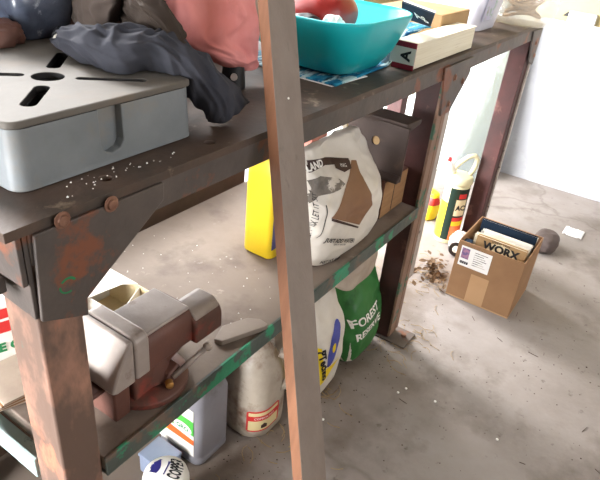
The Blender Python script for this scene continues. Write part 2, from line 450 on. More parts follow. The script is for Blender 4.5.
def catmull(P, n):
    P = [V(p) for p in P]; m = len(P) - 1; out = []
    for i in range(n):
        t = m * i / (n - 1); k = min(int(t), m - 1); f = t - k
        p0, p1, p2, p3 = P[max(k - 1, 0)], P[k], P[k + 1], P[min(k + 2, m)]
        out.append(.5 * (2 * p1 + (p2 - p0) * f + (2 * p0 - 5 * p1 + 4 * p2 - p3) * f * f + (3 * p1 - p0 - 3 * p2 + p3) * f ** 3))
    return out


def sausage(name, m, A, B, th, label, cat, seed, amp=.006, su=5, sv=3, nr=70, ns=64, ang=.6, cuff=False, floor=None, sq=.75, up=None):
    """a garment roll: rings spanned between two edge curves, puffed to a thickness and creased"""
    CA, CB = catmull(A, nr), catmull(B, nr); T_ = catmull([V((t, 0, 0)) for t in th], nr); R = []
    for i in range(nr):
        c = (CA[i] + CB[i]) / 2; e1 = (CB[i] - CA[i]) / 2
        j0, j1 = max(i - 1, 0), min(i + 1, nr - 1); tg = ((CA[j1] + CB[j1]) - (CA[j0] + CB[j0])).normalized()
        e2 = tg.cross(e1).normalized()
        if e2.dot(V(up) if up else CAM_C - c) < 0: e2 = -e2
        e2 *= T_[i].x; ring = []
        endf = 1 if cuff and i > nr / 2 else min(1, (min(i, nr - 1 - i) + .15) / 4) ** .5
        for k in range(ns):
            an = 2 * math.pi * k / ns; ca, sa = math.cos(an), math.sin(an)
            p = c + e1 * math.copysign(abs(ca) ** sq, ca) * (.4 + .6 * endf) + e2 * math.copysign(abs(sa) ** sq, sa) * endf
            nv = (e1.normalized() * ca + e2.normalized() * sa)
            s, t = i / nr, an / 6.2832; w_ = noise.noise(V((s * 3, ca, seed))) * .9; w2 = noise.noise(V((s * 4, sa, seed + 3)))
            u_ = s * su + sa * ang + w_; v_ = sv * ca * .6 + s * su * .35 + w2
            r = (1 - 2.4 * abs(noise.noise(V((u_, v_ * .35, seed * 2.3))))) + .7 * (1 - 2.2 * abs(noise.noise(V((u_ * .45, v_ * 1.1, seed + 7.7))))) + .35 * noise.noise(V((u_ * 2.3, v_ * 2, seed)))
            p = p + nv * amp * (r - .6)
            if floor is not None: p.z = max(p.z, floor(p) if callable(floor) else floor)
            ring.append(p)
        R.append(ring)
    if cuff:
        c = sum(R[-1], V((0, 0, 0))) / ns; dirn = (c - sum(R[-4], V((0, 0, 0))) / ns)
        for f, back in ((.93, -.0), (.9, -1.5), (.8, -4)): R.append([c + (p - c) * f + dirn * back for p in R[nr - 1]])
    g = G(); g.rings(R)
    return tag(g.build(name, m, smooth=True, subd=1), label, cat)
# ================================================================== the shed
RX0, RX1, RY0, RY1, RZ = -.8, 2.86, -2.4, 1.0, 2.5


def structure(name, g, m, **k):
    o = g.build(name, m, **k); o['kind'] = 'structure'; return o


structure('floor', G().box((RX0, RY0, -.1), (RX1, RY1, 0)), 'floor')
structure('ceiling', G().box((RX0 - .1, RY0 - .1, RZ), (RX1 + .1, RY1 + .1, RZ + .1)), 'ceil')
structure('wall_right', G().box((RX1, RY0, 0), (RX1 + .1, RY1 + .1, RZ)), 'wall')
FX0, FX1, FZ0, FZ1 = -.2, 1.5, 1.3, 2.2    # unseen opening behind the viewer, added to brighten front-facing sides
structure('wall_front', G().box((RX0 - .1, RY0 - .1, 0), (RX1 + .1, RY0, FZ0)).box((RX0 - .1, RY0 - .1, FZ1), (RX1 + .1, RY0, RZ)).box((RX0 - .1, RY0 - .1, FZ0), (FX0, RY0, FZ1)).box((FX1, RY0 - .1, FZ0), (RX1 + .1, RY0, FZ1)), 'darkwall')
structure('fill_window', G().box((FX0, RY0 - .07, FZ0), (FX1, RY0 - .03, FZ0 + .05)).box((FX0, RY0 - .07, FZ1 - .05), (FX1, RY0 - .03, FZ1)).box((FX0, RY0 - .07, FZ0 + .05), (FX0 + .05, RY0 - .03, FZ1 - .05)).box((FX1 - .05, RY0 - .07, FZ0 + .05), (FX1, RY0 - .03, FZ1 - .05)), 'whitecard')  # frame of the added fill opening
DX0, DX1, DZ = -.1, 2.5, 2.2      # wide open doorway in the back wall
wb = G().box((RX0 - .1, RY1, 0), (DX0, RY1 + .1, RZ)).box((DX0, RY1, DZ), (DX1, RY1 + .1, RZ)).box((DX1, RY1, 0), (RX1 + .1, RY1 + .1, RZ))
structure('wall_back', wb, 'wall')
WY0, WY1, WZ0, WZ1 = .05, .62, .32, 1.22   # big window opening in the left wall
wl = G().box((RX0 - .1, RY0, 0), (RX0, WY0, RZ)).box((RX0 - .1, WY1, 0), (RX0, RY1, RZ)).box((RX0 - .1, WY0, 0), (RX0, WY1, WZ0)).box((RX0 - .1, WY0, WZ1), (RX0, WY1, RZ))
structure('wall_left', wl, 'darkwall')
wf = G()
for y0, y1, z0, z1 in ((WY0, WY1, WZ0, WZ0 + .05), (WY0, WY1, WZ1 - .05, WZ1), (WY0, WY0 + .05, WZ0, WZ1), (WY1 - .05, WY1, WZ0, WZ1), (.325, .345, WZ0, WZ1)):
    wf.box((RX0 - .07, y0, z0), (RX0 - .02, y1, z1))
structure('window_1', wf, 'whitecard')
df = G().box((DX0, RY1 - .01, 0), (DX0 + .05, RY1 + .11, DZ)).box((DX1 - .05, RY1 - .01, 0), (DX1, RY1 + .11, DZ)).box((DX0 + .05, RY1 - .01, DZ - .05), (DX1 - .05, RY1 + .11, DZ))
structure('door_1', df, 'whitecard')
structure('ground', G().box((-9, -9, -.16), (11, 11, -.1)), M['board'])

# ================================================================== workbench
bench = thing('workbench', (0.96, .25, 0), 'long rusty steel workbench with a low board shelf and green chipped rails', 'workbench')
L = 1.95; H = .86
holes = [(.12, .028), (.289, .023)]
tt = G().box((-.024, -.004, .849), (L, .5, .86)).build('tabletop', 'top', bench)
tt_cut = boolean_cut(tt, [G().cyl((x, y, .80), (x, y, .9), .008) for x, y in holes])
dd_ = tt.modifiers.new('b', 'BEVEL'); dd_.width = .0012; dd_.segments = 2; dd_.limit_method = 'ANGLE'
ap = G().box((.0, -.002, .812), (L, .004, .8488)).box((.0, .494, .79), (L, .5, .8488)).build('apron', 'paint', bench, bevel=.001)
G().box((-.012, .0, .79), (-.006, .5, .8488)).build('end_apron', 'paint', bench, bevel=.001)
G().box((L - .006, .0, .80), (L, .494, .8488)).build('end_apron', 'paint', bench, bevel=.001)
LW, LD = .056, .062


def leg(x, y, w=LW, d=LD, m='leg'):
    return G().box((x, y, .006), (x + w, y + d, .8118)).build('leg', m, bench, bevel=.003)


leg(0, 0.006); leg(1.098, .006, .056, m='legdark'); leg(1.884, .006, .054, m='legdark')
leg(0, .43, m='legdark'); leg(1.098, .43, m='legdark'); leg(1.884, .43, m='legdark')
# bright outer faces of the middle and far legs are a second steel flat
G().box((1.09, -.002, .02), (1.123, .0055, .811)).build('leg_flat', 'flat', bench, bevel=.0015)
G().box((1.128, -.001, .02), (1.152, .0055, .811)).build('leg_flat', 'flat', bench, bevel=.0015)
G().box((1.93, -.002, .02), (1.944, .0055, .811)).build('leg_flat', 'greystrip', bench, bevel=.0015)
G().box((1.158, .004, .19), (1.2, .02, .80)).build('side_strip', 'greystrip', bench, bevel=.002)
for x in (0, 1.098, 1.884):
    f = G().box((x - .01, -.055, 0), (x + .075, .075, .006))
    f.build('foot_plate', 'paint', bench, bevel=.001)
    G().cyl((x + .04, -.03, .006), (x + .04, -.03, .014), .008, seg=6).build('bolt', 'bolt', bench)
for x in (0, 1.098, 1.884):
    G().box((x, .42, 0), (x + .07, .5, .006)).build('foot_plate', 'greystrip', bench, bevel=.001)
# gussets
def gus(pts, y=-.004, t=.005):
    return G().prism([(x, y, z) for x, z in pts], (0, t, 0)).build('gusset_plate', 'paint', bench, bevel=.0012)
q = lambda a, b: (at(a, b, 1, -.004).x, at(a, b, 1, -.004).z)
gus([(.004, .848), q(41, 321), q(87, 314), q(86, 297), (.175, .826), (.175, .848)], y=-.0075)
gus([(1.06, .845), (1.10, .72), (1.155, .72), (1.25, .80), (1.25, .845)], y=-.0075)
gus([(1.83, .845), (1.884, .74), (1.942, .72), (1.949, .845)], y=-.0075)
G().prism([(-.005, .0, .848), (-.005, .0, .745), (-.005, .06, .75), (-.005, .3, .82), (-.005, .3, .848)], (.0055, 0, 0)).build('gusset_plate', 'paint', bench, bevel=.001)
for a, b in ((62, 220), (111, 204)):
    p = at(a, b, 1, -.008)
    G().lathe([(.0095, 0), (.0095, .0012), (.0062, .0016), (.0058, .0042), (.003, .0048)], (p.x, p.y, p.z), (0, -1, 0), 18).build('bolt', 'bolt', bench, bevel=.0005)
for x, z in ((1.14, .81), (1.135, .745), (1.205, .79), (1.90, .80), (1.925, .755)):
    G().lathe([(.0095, 0), (.0095, .0012), (.0062, .0016), (.0058, .0042), (.003, .0048)], (x, -.0075, z), (0, -1, 0), 18).build('bolt', 'bolt', bench, bevel=.0005)
gp0 = [o for o in bpy.data.objects if o.name == 'gusset_plate'][0]
T_ = frame(at(68, 285, 1, -.0076), (1, 0, 0), (0, 0, 1))
for a0, a1, w_ in ((20, 150, .0032), (170, 300, .0022)):
    o_ = [(.011 * math.cos(math.radians(t)), .010 * math.sin(math.radians(t))) for t in range(a0, a1, 10)]; i_ = [(p[0] * (1 - w_ / .011), p[1] * (1 - w_ / .011)) for p in o_[::-1]]
    patch(o_ + i_, T_, 'greenink', gp0, 'green_paint_mark', off=.0004)
# rails and shelf
G().box((.056, -.004, .433), (1.098, .001, .468)).box((.056, .001, .433), (1.098, .03, .438)).build('rail', 'rail', bench, bevel=.001)
G().box((-.004, .0685, .433), (.001, .43, .468)).box((.001, .0685, .433), (.028, .43, .438)).build('rail', 'railend_lit', bench, bevel=.001)
G().prism([(.03, .069, .4385), (.0575, .069, .4385), (.0575, .0015, .4385), (1.0965, .0015, .4385), (1.0965, .43, .4385), (.03, .43, .4385)], (0, 0, .0265)).build('shelf', 'shelf', bench, bevel=.002)
G().box((-.034, .03, .772), (-.0125, .47, .79)).build('end_bar', 'paint', bench, bevel=.002)

hb = G().box((-.25, .505, 0), (.985, .515, .585)).build('hardboard_sheet', 'darkboard')
tag(hb, 'dark brown hardboard sheet standing behind the workbench shelf', 'board')

# ================================================================== light and picture settings
SKY_LEFT, SKY_BACK = 50, 9
w = bpy.data.worlds.new('sky'); SC.world = w; w.use_nodes = True
wn = w.node_tree.nodes; wk = w.node_tree.links
bg = wn['Background']; bg.inputs['Color'].default_value = (.975, .985, 1, 1)
tcw = wn.new('ShaderNodeTexCoord'); spw = wn.new('ShaderNodeSeparateXYZ'); wk.new(tcw.outputs['Generated'], spw.inputs['Vector'])
mrw = wn.new('ShaderNodeMapRange'); mrw.inputs['From Min'].default_value = -.75; mrw.inputs['From Max'].default_value = -.2     # the hazy sun side of the sky
mrw.inputs['To Min'].default_value = SKY_LEFT; mrw.inputs['To Max'].default_value = SKY_BACK; mrw.interpolation_type = 'SMOOTHSTEP'
wk.new(spw.outputs['X'], mrw.inputs['Value']); wk.new(mrw.outputs['Result'], bg.inputs['Strength'])


def portal(name, loc, rot, sx, sy):
    l = bpy.data.lights.new(name, 'AREA'); l.shape = 'RECTANGLE'; l.size = sx; l.size_y = sy; l.cycles.is_portal = True
    o = bpy.data.objects.new(name, l); COL.objects.link(o); o.location = loc; o.rotation_euler = rot


portal('doorway_portal', ((DX0 + DX1) / 2, RY1 + .1, DZ / 2), (-math.pi / 2, 0, 0), DX1 - DX0, DZ)
portal('fill_portal', ((FX0 + FX1) / 2, RY0 - .02, (FZ0 + FZ1) / 2), (math.pi / 2, 0, 0), FX1 - FX0, FZ1 - FZ0)
portal('window_portal', (RX0 - .05, (WY0 + WY1) / 2, (WZ0 + WZ1) / 2), (0, -math.pi / 2, 0), WZ1 - WZ0, WY1 - WY0)
sl = bpy.data.lights.new('hazy_sun', 'SUN'); sl.energy = 6.6; sl.angle = math.radians(17); sl.color = (1, .985, .975)
so = bpy.data.objects.new('hazy_sun', sl); COL.objects.link(so); so.location = (2, 4, 4)
sd = V((.33, .94, math.tan(math.radians(33)))).normalized(); so.rotation_euler = sd.to_track_quat('Z', 'Y').to_euler()
vs = SC.view_settings; vs.view_transform = 'Standard'; vs.look = 'None'; vs.gamma = 1; vs.use_curve_mapping = False; vs.exposure = 0.0
SC.cycles.max_bounces = 8; SC.cycles.diffuse_bounces = 5; SC.cycles.transparent_max_bounces = 12
SC.cycles.use_denoising = True
SC.cycles.caustics_reflective = False; SC.cycles.caustics_refractive = False
# ================================================================== stick leaning on the bench
p0 = at(309, 470, 1, -.21); pt = at(285, 125, 1, -.03)
d = (pt - p0).normalized(); base = p0 - d * (p0.z / d.z); top = p0 + d * 1.05
nrm = V((-.30, -.954, 0)); nrm = (nrm - d * nrm.dot(d)).normalized(); side = d.cross(nrm)
W2, T2 = .024, .0115
def sbeam(a, b, w, t, off=0):
    g = G(); pts = []
    for s_, t_ in ((-1, -1), (1, -1), (1, 1), (-1, 1)): pts.append(V(a) + side * w * s_ + nrm * (t * t_ + off))
    return g.prism(pts, V(b) - V(a))
base.z = 0
st = sbeam(base, top, W2, T2).build('timber_stick', 'wood_stick', bevel=.001, origin=base)
st.data.materials.append(M['wood_edge'])
for pl in st.data.polygons:
    if abs(pl.normal.dot(side)) > .7: pl.material_index = 1
tag(st, 'long grey planed timber stick leaning upright against the bench front', 'stick')
nl = base + d * 1.0 + nrm * T2 + side * 0
G().lathe([(.0016, 0), (.0016, .0008)], nl, nrm, 10).build('nail', 'pellet', st)

# ================================================================== machine base casting
mb = thing('machine_table', (.16, .21, .86), 'heavy grey cast iron machine table with slotted top on the bench corner', 'machine part')
X0, X1, Y0, Y1 = .031, .291, .055, .37
ZT = .937
cx, cy = (X0 + X1) / 2, (Y0 + Y1) / 2
def slot(ax, ay, bx, by, w, z=.9):
    a, b = V((ax, ay, z)), V((bx, by, z)); u = (b - a).normalized(); n = V((-u.y, u.x, 0)); pl = []
    for k in range(9):
        an = math.pi * k / 8 - math.pi / 2; pl.append(b + u * w * math.cos(an) + n * w * math.sin(an))
    for k in range(9):
        an = math.pi * k / 8 + math.pi / 2; pl.append(a + u * w * math.cos(an) + n * w * math.sin(an))
    return G().prism(pl, (0, 0, .96 - z))
SLOTS = ((.19, .204, .238, .25, .0085), (.126, .136, .082, .096, .0085), (.183, .141, .236, .09, .0055), (.136, .196, .085, .243, .006))

body = G().rings([srect(X1 - X0 + e, Y1 - Y0 + e, z, (cx, cy), .018) for e, z in ((.004, .8605), (.002, .864), (-.002, .9285))]).build('body', 'cast', mb, smooth=False)
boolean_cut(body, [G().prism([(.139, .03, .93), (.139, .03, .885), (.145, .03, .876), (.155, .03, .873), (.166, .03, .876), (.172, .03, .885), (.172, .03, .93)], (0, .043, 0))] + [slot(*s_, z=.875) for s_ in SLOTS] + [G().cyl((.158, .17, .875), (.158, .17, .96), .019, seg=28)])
G().box((.137, .067, .87), (.174, .0725, .9284)).build('slot_recess', 'cast', mb)
tp = G().rings([srect(X1 - X0 + e, Y1 - Y0 + e, z, (cx, cy), .012) for e, z in ((-.004, .9285), (0, .9295), (0, ZT - .0015), (-.003, ZT))]).build('top', 'casttop', mb)
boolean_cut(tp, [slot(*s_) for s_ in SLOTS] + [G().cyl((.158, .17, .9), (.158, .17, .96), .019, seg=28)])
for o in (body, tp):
    o.data.materials.append(M['dark'])      # shade inside the slots, painted as near-black inner faces
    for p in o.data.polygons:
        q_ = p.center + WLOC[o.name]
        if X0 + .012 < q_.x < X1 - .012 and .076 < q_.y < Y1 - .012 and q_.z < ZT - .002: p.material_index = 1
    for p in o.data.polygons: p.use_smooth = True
    o.data.set_sharp_from_angle(angle=math.radians(32))
    dd = o.modifiers.new('b', 'BEVEL'); dd.width = .0015; dd.segments = 2; dd.limit_method = 'ANGLE'; dd.angle_limit = math.radians(40)

# ================================================================== the pile on the bench: rags, clothes, tub
def blob(name, m, c, r, amp=.012, sc=14, seed=1, label=None, cat=None, floor=None, **k):
    g = G(); n1, n2 = 28, 40; P = []
    for i in range(n1 + 1):
        th = math.pi * i / n1; row = []
        for j in range(n2):
            ph = 2 * math.pi * j / n2; dv = V((math.sin(th) * math.cos(ph), math.sin(th) * math.sin(ph), math.cos(th)))
            sq = V([math.copysign(abs(t) ** .8, t) for t in dv])
            p = V(c) + V((sq.x * r[0], sq.y * r[1], sq.z * r[2])); p += dv * wrinkle(p, amp, sc, seed)
            if floor is not None: p.z = max(p.z, floor)
            row.append(p)
        P.append(row)
    g.rings(P, cap=False)
    return tag(g.build(name, m, smooth=True, **k), label, cat)


blob('rag_bundle', 'ragdark', (.52, .31, .945), (.06, .065, .080), .006, 16, 3, 'dark bundled rags behind the pink towel', 'rags', floor=.8605)
blob('work_bag', 'ragdark', (.74, .41, .945), (.12, .05, .09), .012, 12, 5, 'dark brown bag slumped behind the upright stick', 'bag', floor=.8605)


def cloth(name, m, P, label, cat, thick=.003, **k):
    return tag(G().grid([[V(p) for p in r] for r in P]).build(name, m, solid=thick, subd=1, smooth=True, **k), label, cat)


def on_casting(p):
    return ZT + .0015 if (p.x < X1 + .003 and p.y > Y0 - .003) else .8625


c_ = lambda x, y, z: at(x, y, 2, z)
sausage('navy_trousers', 'navy', [c_(58, 40, .945), c_(72, 54, .942), c_(95, 65, .942), c_(122, 72, .942), (.266, .112, .945), (.283, .080, .93), (.316, .060, .895), (.334, .054, .867)],
        [c_(64, 34, .96), c_(80, 31, .97), c_(104, 32, .975), c_(130, 35, .975), c_(157, 40, .97), c_(184, 50, .958), c_(216, 71, .935), c_(243, 100, .89)],
        [.012, .022, .026, .028, .028, .028, .026, .018], 'dark navy work trousers draped over the cast iron table edge', 'trousers', 4, .0062, 10, 4, 130, 96, .9, True, on_casting)
sausage('khaki_trousers', 'khaki', [c_(102, 8, .97), c_(124, 24, .97), c_(146, 29, .972), c_(166, 38, .972), c_(187, 48, .965)],
        [c_(105, -40, 1.03), c_(135, -36, 1.04), c_(138, -22, 1.035), c_(150, -2, 1.02), c_(178, 32, .985)],
        [.012, .018, .02, .018, .012], 'crumpled khaki brown trousers heaped at the back of the pile', 'trousers', 8, .006, 3, 9, 70, 84, .2, False, on_casting)
sausage('taupe_jacket', 'taupe', [c_(76, 24, .955), c_(86, 28, .955), c_(100, 30, .957), c_(116, 28, .962)],
        [c_(72, -24, 1.0), c_(86, -18, 1.01), c_(104, -14, 1.02), c_(122, -8, 1.02)], [.012, .018, .02, .015], 'dark taupe jacket bunched between plastic tub and khaki trousers', 'jacket', 13, .005, 3, 6, 44, 56, .5, False, on_casting)
y_ = lambda x, y, Y: at(x, y, 1, Y)
sausage('pink_towel', 'pink', [y_(150, -60, .19), y_(158, -20, .17), y_(164, 8, .158), y_(172, 26, .152), y_(190, 44, .148), y_(210, 58, .15), y_(226, 66, .15)],
        [y_(236, -60, .22), y_(243, -20, .20), y_(248, 5, .19), y_(251, 25, .18), y_(253, 45, .175), y_(254, 60, .17), y_(252, 72, .165)],
        [.03, .032, .03, .028, .024, .018, .012], 'folded pink towel hanging over the dark rags', 'towel', 5, .0075, 3.2, 3.5, 70, 80, .8)
sausage('beige_cloth', 'beige_cloth', [y_(240, -40, .24), y_(245, 0, .225), y_(250, 30, .215)], [y_(252, -40, .25), y_(258, 0, .24), y_(259, 36, .23)], [.012, .014, .01], 'beige cloth showing behind the pink towel', 'cloth', 15, .003, 2, 2, 24, 32)
# small black fitting under the towel
t = thing('black_fitting', (.50, .16, .8605), 'small black plastic fitting under the pink towel hem', 'fitting')
G().cyl((.505, .165, .8605), (.505, .165, .905), .022, .018, 20).build('body', 'blackp', t, bevel=.003)
G().lathe([(.006, 0), (.006, .003)], (.490, .151, .885), (-.7, -.7, .1), 12).build('screw', 'visesteel', t)

# clear tub on the casting with blue rag inside
t = thing('plastic_tub', (.278, .362, ZT + .0008), 'stained blue grey plastic tub with white lid at back of the casting', 'tub')
def tubshell(c, w, d, h, z, r, flare, th):
    out = [srect(w + flare * f, d + flare * f, z + h * f, c, r) for f in (0, .03, .5, 1)]
    inn = [srect(w + flare * f - 2 * th, d + flare * f - 2 * th, z + max(h * f, th), c, r - th * .5) for f in (1, .5, .03)]
    return G().rings(out + inn)
tubshell((.278, .362), .085, .055, .075, ZT + .001, .018, .03, .002).build('shell', 'tubblue', t, smooth=True, angle=30)
G().rings([srect(w_, d_, z_, (.278, .362), .02) for w_, d_, z_ in ((.108, .078, ZT + .0765), (.12, .09, ZT + .079), (.12, .09, ZT + .085), (.10, .07, ZT + .088))]).build('lid', 'white', t, smooth=True)
yl = G().rings([srect(w_, d_, z_, (.305, .355), .01) for w_, d_, z_ in ((.045, .05, ZT + .0885), (.045, .05, ZT + .108))]).build('yellow_sponge', 'yellowink', smooth=False, bevel=.004); tag(yl, 'yellow sponge lying on the white lid of the stained tub', 'sponge')
# nozzle
t = thing('spray_nozzle', (.268, .30, ZT), 'small black screw nozzle lying between tub and navy trousers', 'nozzle')
a, b_ = at(56, 41, 2, ZT + .006), at(64, 27, 2, ZT + .016)
ax = (b_ - a).normalized()
G().lathe([(.004, 0), (.006, .004), (.006, .011)], a, ax, 16).build('tip', 'whitecard', t)
G().lathe([(.009, 0), (.0095, .003), (.0095, .02), (.007, .024)], a + ax * .011, ax, 18).build('cap', 'blackp', t, bevel=.001)
# leather glove
blob('leather_glove', 'leather', (.205, .338, ZT + .012), (.032, .022, .016), .008, 34, 8, 'crumpled reddish brown leather glove beside the stained tub on the casting', 'glove', floor=ZT + .001)
cr = thing('wooden_crate', (.24, .45, .8605), 'dark wooden crate at the back edge of the bench behind the casting', 'crate')
for k in range(3): G().box((-.02, .425, .8607 + k * .062), (.56, .435, .916 + k * .062)).build('slat', 'crate', cr, bevel=.002)
for k in range(3): G().box((-.02, .488, .8607 + k * .062), (.56, .498, .916 + k * .062)).build('slat', 'crate', cr, bevel=.002)
for x_ in (-.02, .55): G().box((x_, .4355, .8607), (x_ + .01, .4875, 1.04)).build('end_board', 'crate', cr, bevel=.002)
G().box((-.0095, .4355, .8607), (.5495, .4875, .868)).build('bottom', 'crate', cr)

# ================================================================== basin and print
bz = .8685
def basin():
    t = thing('basin', (.772, .15, bz), 'turquoise plastic basin on the printed brochure', 'basin')
    c = (.782, .152)
    prof = [(.155, .165, .0, .03), (.178, .19, .004, .045), (.235, .23, .035, .06), (.29, .265, .085, .075), (.302, .275, .1, .08), (.302, .275, .104, .08), (.295, .268, .1055, .078)]
    inn = [(.286, .259, .099, .076), (.226, .22, .04, .056), (.16, .17, .006, .035), (.10, .12, .004, .03)]
    G().rings([srect(w, d, bz + z, c, r, 10) for w, d, z, r in prof + inn]).build('bowl', 'teal', t, smooth=True)
basin()
blob('red_container', 'redp', (.775, .17, bz + .094), (.07, .07, .042), .004, 9, 3, 'rounded red plastic container lying in the turquoise basin', 'container')
blob('black_pouch', 'blackp', (.688, .15, bz + .083), (.016, .04, .016), .006, 18, 6, 'black pouch in the near corner of the basin', 'pouch')
blob('white_tissue', 'paper', (.695, .085, bz + .086), (.02, .012, .009), .012, 40, 7, 'crumpled white tissue beside the red container', 'tissue')


def sheet(name, m, corners, z0, curl, label, cat, t=.0012, n=16):
    a, b, c, d_ = [V(p) for p in corners]; P = []
    for i in range(n):
        u = i / (n - 1); r = []
        for j in range(n):
            v = j / (n - 1); p = (a * (1 - u) + b * u) * (1 - v) + (d_ * (1 - u) + c * u) * v; p = p.copy(); p.z = z0 + curl(u, v); r.append(p)
        P.append(r)
    return tag(G().grid(P).build(name, m, solid=t, smooth=True), label, cat)


sheet('brochure', 'brochure', ((.66, .050, 0), (1.12, .070, 0), (1.12, .30, 0), (.66, .30, 0)), .8625,
      lambda u, v: .05 * smoothstep(.50, .72, u) * (1 - smoothstep(.35, .75, v)) + .004 * (1 + noise.noise(V((u * 6, v * 4, 1)))) * smoothstep(.5, .6, u), 'teal and white printed brochure lying under the turquoise basin', 'brochure', .003, 36)
sheet('white_leaflet', 'paper', ((.655, .055, 0), (.78, .048, 0), (.78, .2, 0), (.655, .2, 0)), .8606, lambda u, v: 0, 'white leaflet edge under the brochure corner', 'leaflet', .0008)
bk = thing('directory', (1.085, .14, .8605), 'thick cream paged directory with crimson spine on the bench edge', 'book')
BX0, BX1, BY0, BY1, BZ0, BZ1 = .897, 1.255, .004, .056, .8608, .917
G().box((BX0 + .003, BY0 + .002, BZ0 + .002), (BX1, BY1, BZ1 - .002)).build('pages', 'pages', bk, bevel=.002)
G().box((BX0, BY0 + .001, BZ0), (BX0 + .0028, BY1, BZ1)).build('spine', 'crimson', bk, bevel=.0008)
G().box((BX0 + .003, BY0, BZ1 - .0018), (BX1 + .001, BY1, BZ1)).build('cover', 'pages', bk)
T = frame((BX0, .033, .889), (0, -1, 0), (0, 0, 1))
patch(rect(.057, .034), T, 'whitecard', bk, 'spine_label')
lettering('A', .030, T @ Matrix.Translation((.008, 0, 0)) @ Matrix.Rotation(math.radians(90), 4, 'Z'), 'ink', bk, bold=.0012, off=.001)
tn = G().box((1.175, .068, .8605), (1.37, .24, .938)).build('tan_notebook', 'tan', bevel=.003); tag(tn, 'thick tan covered book lying behind the directory', 'notebook')
nb = thing('navy_booklet', (1.05, .12, .925), 'dark navy booklet with white script leaning against the thick tan book', 'booklet')
fa, fb_, ba, bb = at(401, 17, 2, .936), at(430, 27, 2, .936), at(402, 2, 2, .982), at(434, 15, 2, .975)
nn = (fb_ - fa).cross(ba - fa).normalized(); bb = bb - nn * (bb - fa).dot(nn)
G().prism([fa, fb_, bb, ba], nn * -.003).build('cover', 'navyp', nb)
G().prism([p_ + ((fa + fb_ + ba + bb) / 4 - p_) * .03 - nn * .0032 for p_ in (fa, fb_, bb, ba)], nn * -.004).build('pages', 'pages', nb)
lettering('Ag', .034, frame((fa + fb_ + ba + bb) / 4 + (fb_ - fa) * .12, fb_ - fa, ba - fa), 'whiteink', nb, off=.0012, bold=.0004)
for x, y, l in ((1.30, .045, 'round tan wooden doorknob touching the directory corner'), (1.345, .058, 'round tan wooden doorknob second from the directory corner')):
    k = thing('tan_doorknob', (x, y, .8605), l, 'knob', 'tan wooden knobs by the directory')
    G().lathe([(.007, 0), (.013, .005), (.0155, .013), (.0125, .022), (.006, .027)], (x, y, .8605), seg=20).build('ball', 'knob', k, smooth=True)
    G().lathe([(.0035, 0), (.0035, .006)], (x, y, .8875), seg=10).build('stem', 'ink', k)
# tubs at the far end
t = thing('food_tub', (1.60, .2, .8605), 'clear lidded plastic tub with coloured label near bench far end', 'tub')
tubshell((1.595, .20), .18, .24, .12, .861, .035, .03, .003).build('shell', 'tub', t, smooth=True)
T = frame((1.56, .0735, .925), (1, 0, 0), (0, -.12, 1))
patch(rect(.09, .07), T, mat('tub_print', '#b9b7cc', '#7fa58a', 22, .4, lo=.5, hi=.55, c3='#b5848c', s3=25), t, 'label', off=.002)
G().rings([srect(w_, d_, z, (1.595, .2), .04) for w_, d_, z in ((.212, .272, .9812), (.222, .282, .984), (.222, .282, .992), (.20, .26, .995))]).build('lid', 'white', t, smooth=True)
t = thing('clear_jar', (1.842, .052, .8605), 'round clear plastic jar of cords at the bench far corner', 'jar')
cj = (1.842, .052, .8608)
G().lathe([(.02, 0), (.085, 0), (.10, .012), (.108, .05), (.11, .13), (.107, .13), (.104, .05), (.096, .015), (.08, .004), (.02, .004)], cj, seg=40).build('shell', 'jarp', t, smooth=True)
t = thing('cord_coil', (1.85, .06, .868), 'beige cord coiled inside the clear jar', 'cord')
pts = []
for k in range(120):
    a_ = k * .32; pts.append((1.842 + (.045 + .014 * math.sin(k * .11)) * math.cos(a_), .052 + (.045 + .014 * math.sin(k * .11)) * math.sin(a_), .885 + .0006 * k + .008 * math.sin(k * .7)))
G().tube(pts, .0055, 6).build('coil', 'tan', t, smooth=True)
blob('navy_cloth_scrap', 'navyp', (1.815, .075, .995), (.045, .04, .018), .006, 30, 3, 'dark navy cloth scrap inside the clear jar', 'cloth')
# ================================================================== on the shelf: bench vise
SZ = .4656
vi = thing('bench_vise', (.2, .08, SZ), 'heavy red brown bench vise lying on the shelf by the near leg', 'vise')
vc = (.196, .070)
G().lathe([(.064, 0), (.068, .003), (.068, .013), (.06, .018), (.05, .020)], (vc[0], vc[1], SZ), seg=40).build('swivel_base', 'vise', vi, bevel=.0015)
G().lathe([(.044, .0), (.040, .02), (.036, .05)], (vc[0], vc[1], SZ + .024), seg=28).build('neck', 'vise', vi, bevel=.001)
def bar(x0, x1, y0, y1, z0, z1, rtop, n=8):
    """long block with a rounded top, section in the y z plane"""
    pl = [(y0, z0), (y1, z0)]
    for k in range(n + 1):
        a = math.pi / 2 * k / n; pl.append((y1 - rtop + rtop * math.cos(a), z1 - rtop + rtop * math.sin(a)))
    for k in range(n + 1):
        a = math.pi / 2 + math.pi / 2 * k / n; pl.append((y0 + rtop + rtop * math.cos(a), z1 - rtop + rtop * math.sin(a)))
    return G().prism([(x0, y, z) for y, z in pl], (x1 - x0, 0, 0))
bar(.166, .268, .032, .118, .525, .589, .028).build('body', 'vise', vi, bevel=.004, seg=3)
bar(.170, .262, .036, .114, .586, .5925, .003).build('anvil_top', 'visesteel', vi, bevel=.003)
bar(.262, .325, .022, .088, .522, .578, .03).build('slide_housing', 'vise', vi, bevel=.004, seg=3)
bar(.2655, .3215, .027, .083, .56, .5805, .018).build('slide_cap', 'visesteel', vi, bevel=.003)
bar(.1432, .170, .026, .136, .53, .606, .016).build('fixed_jaw', 'visesteel', vi, bevel=.004, seg=3)
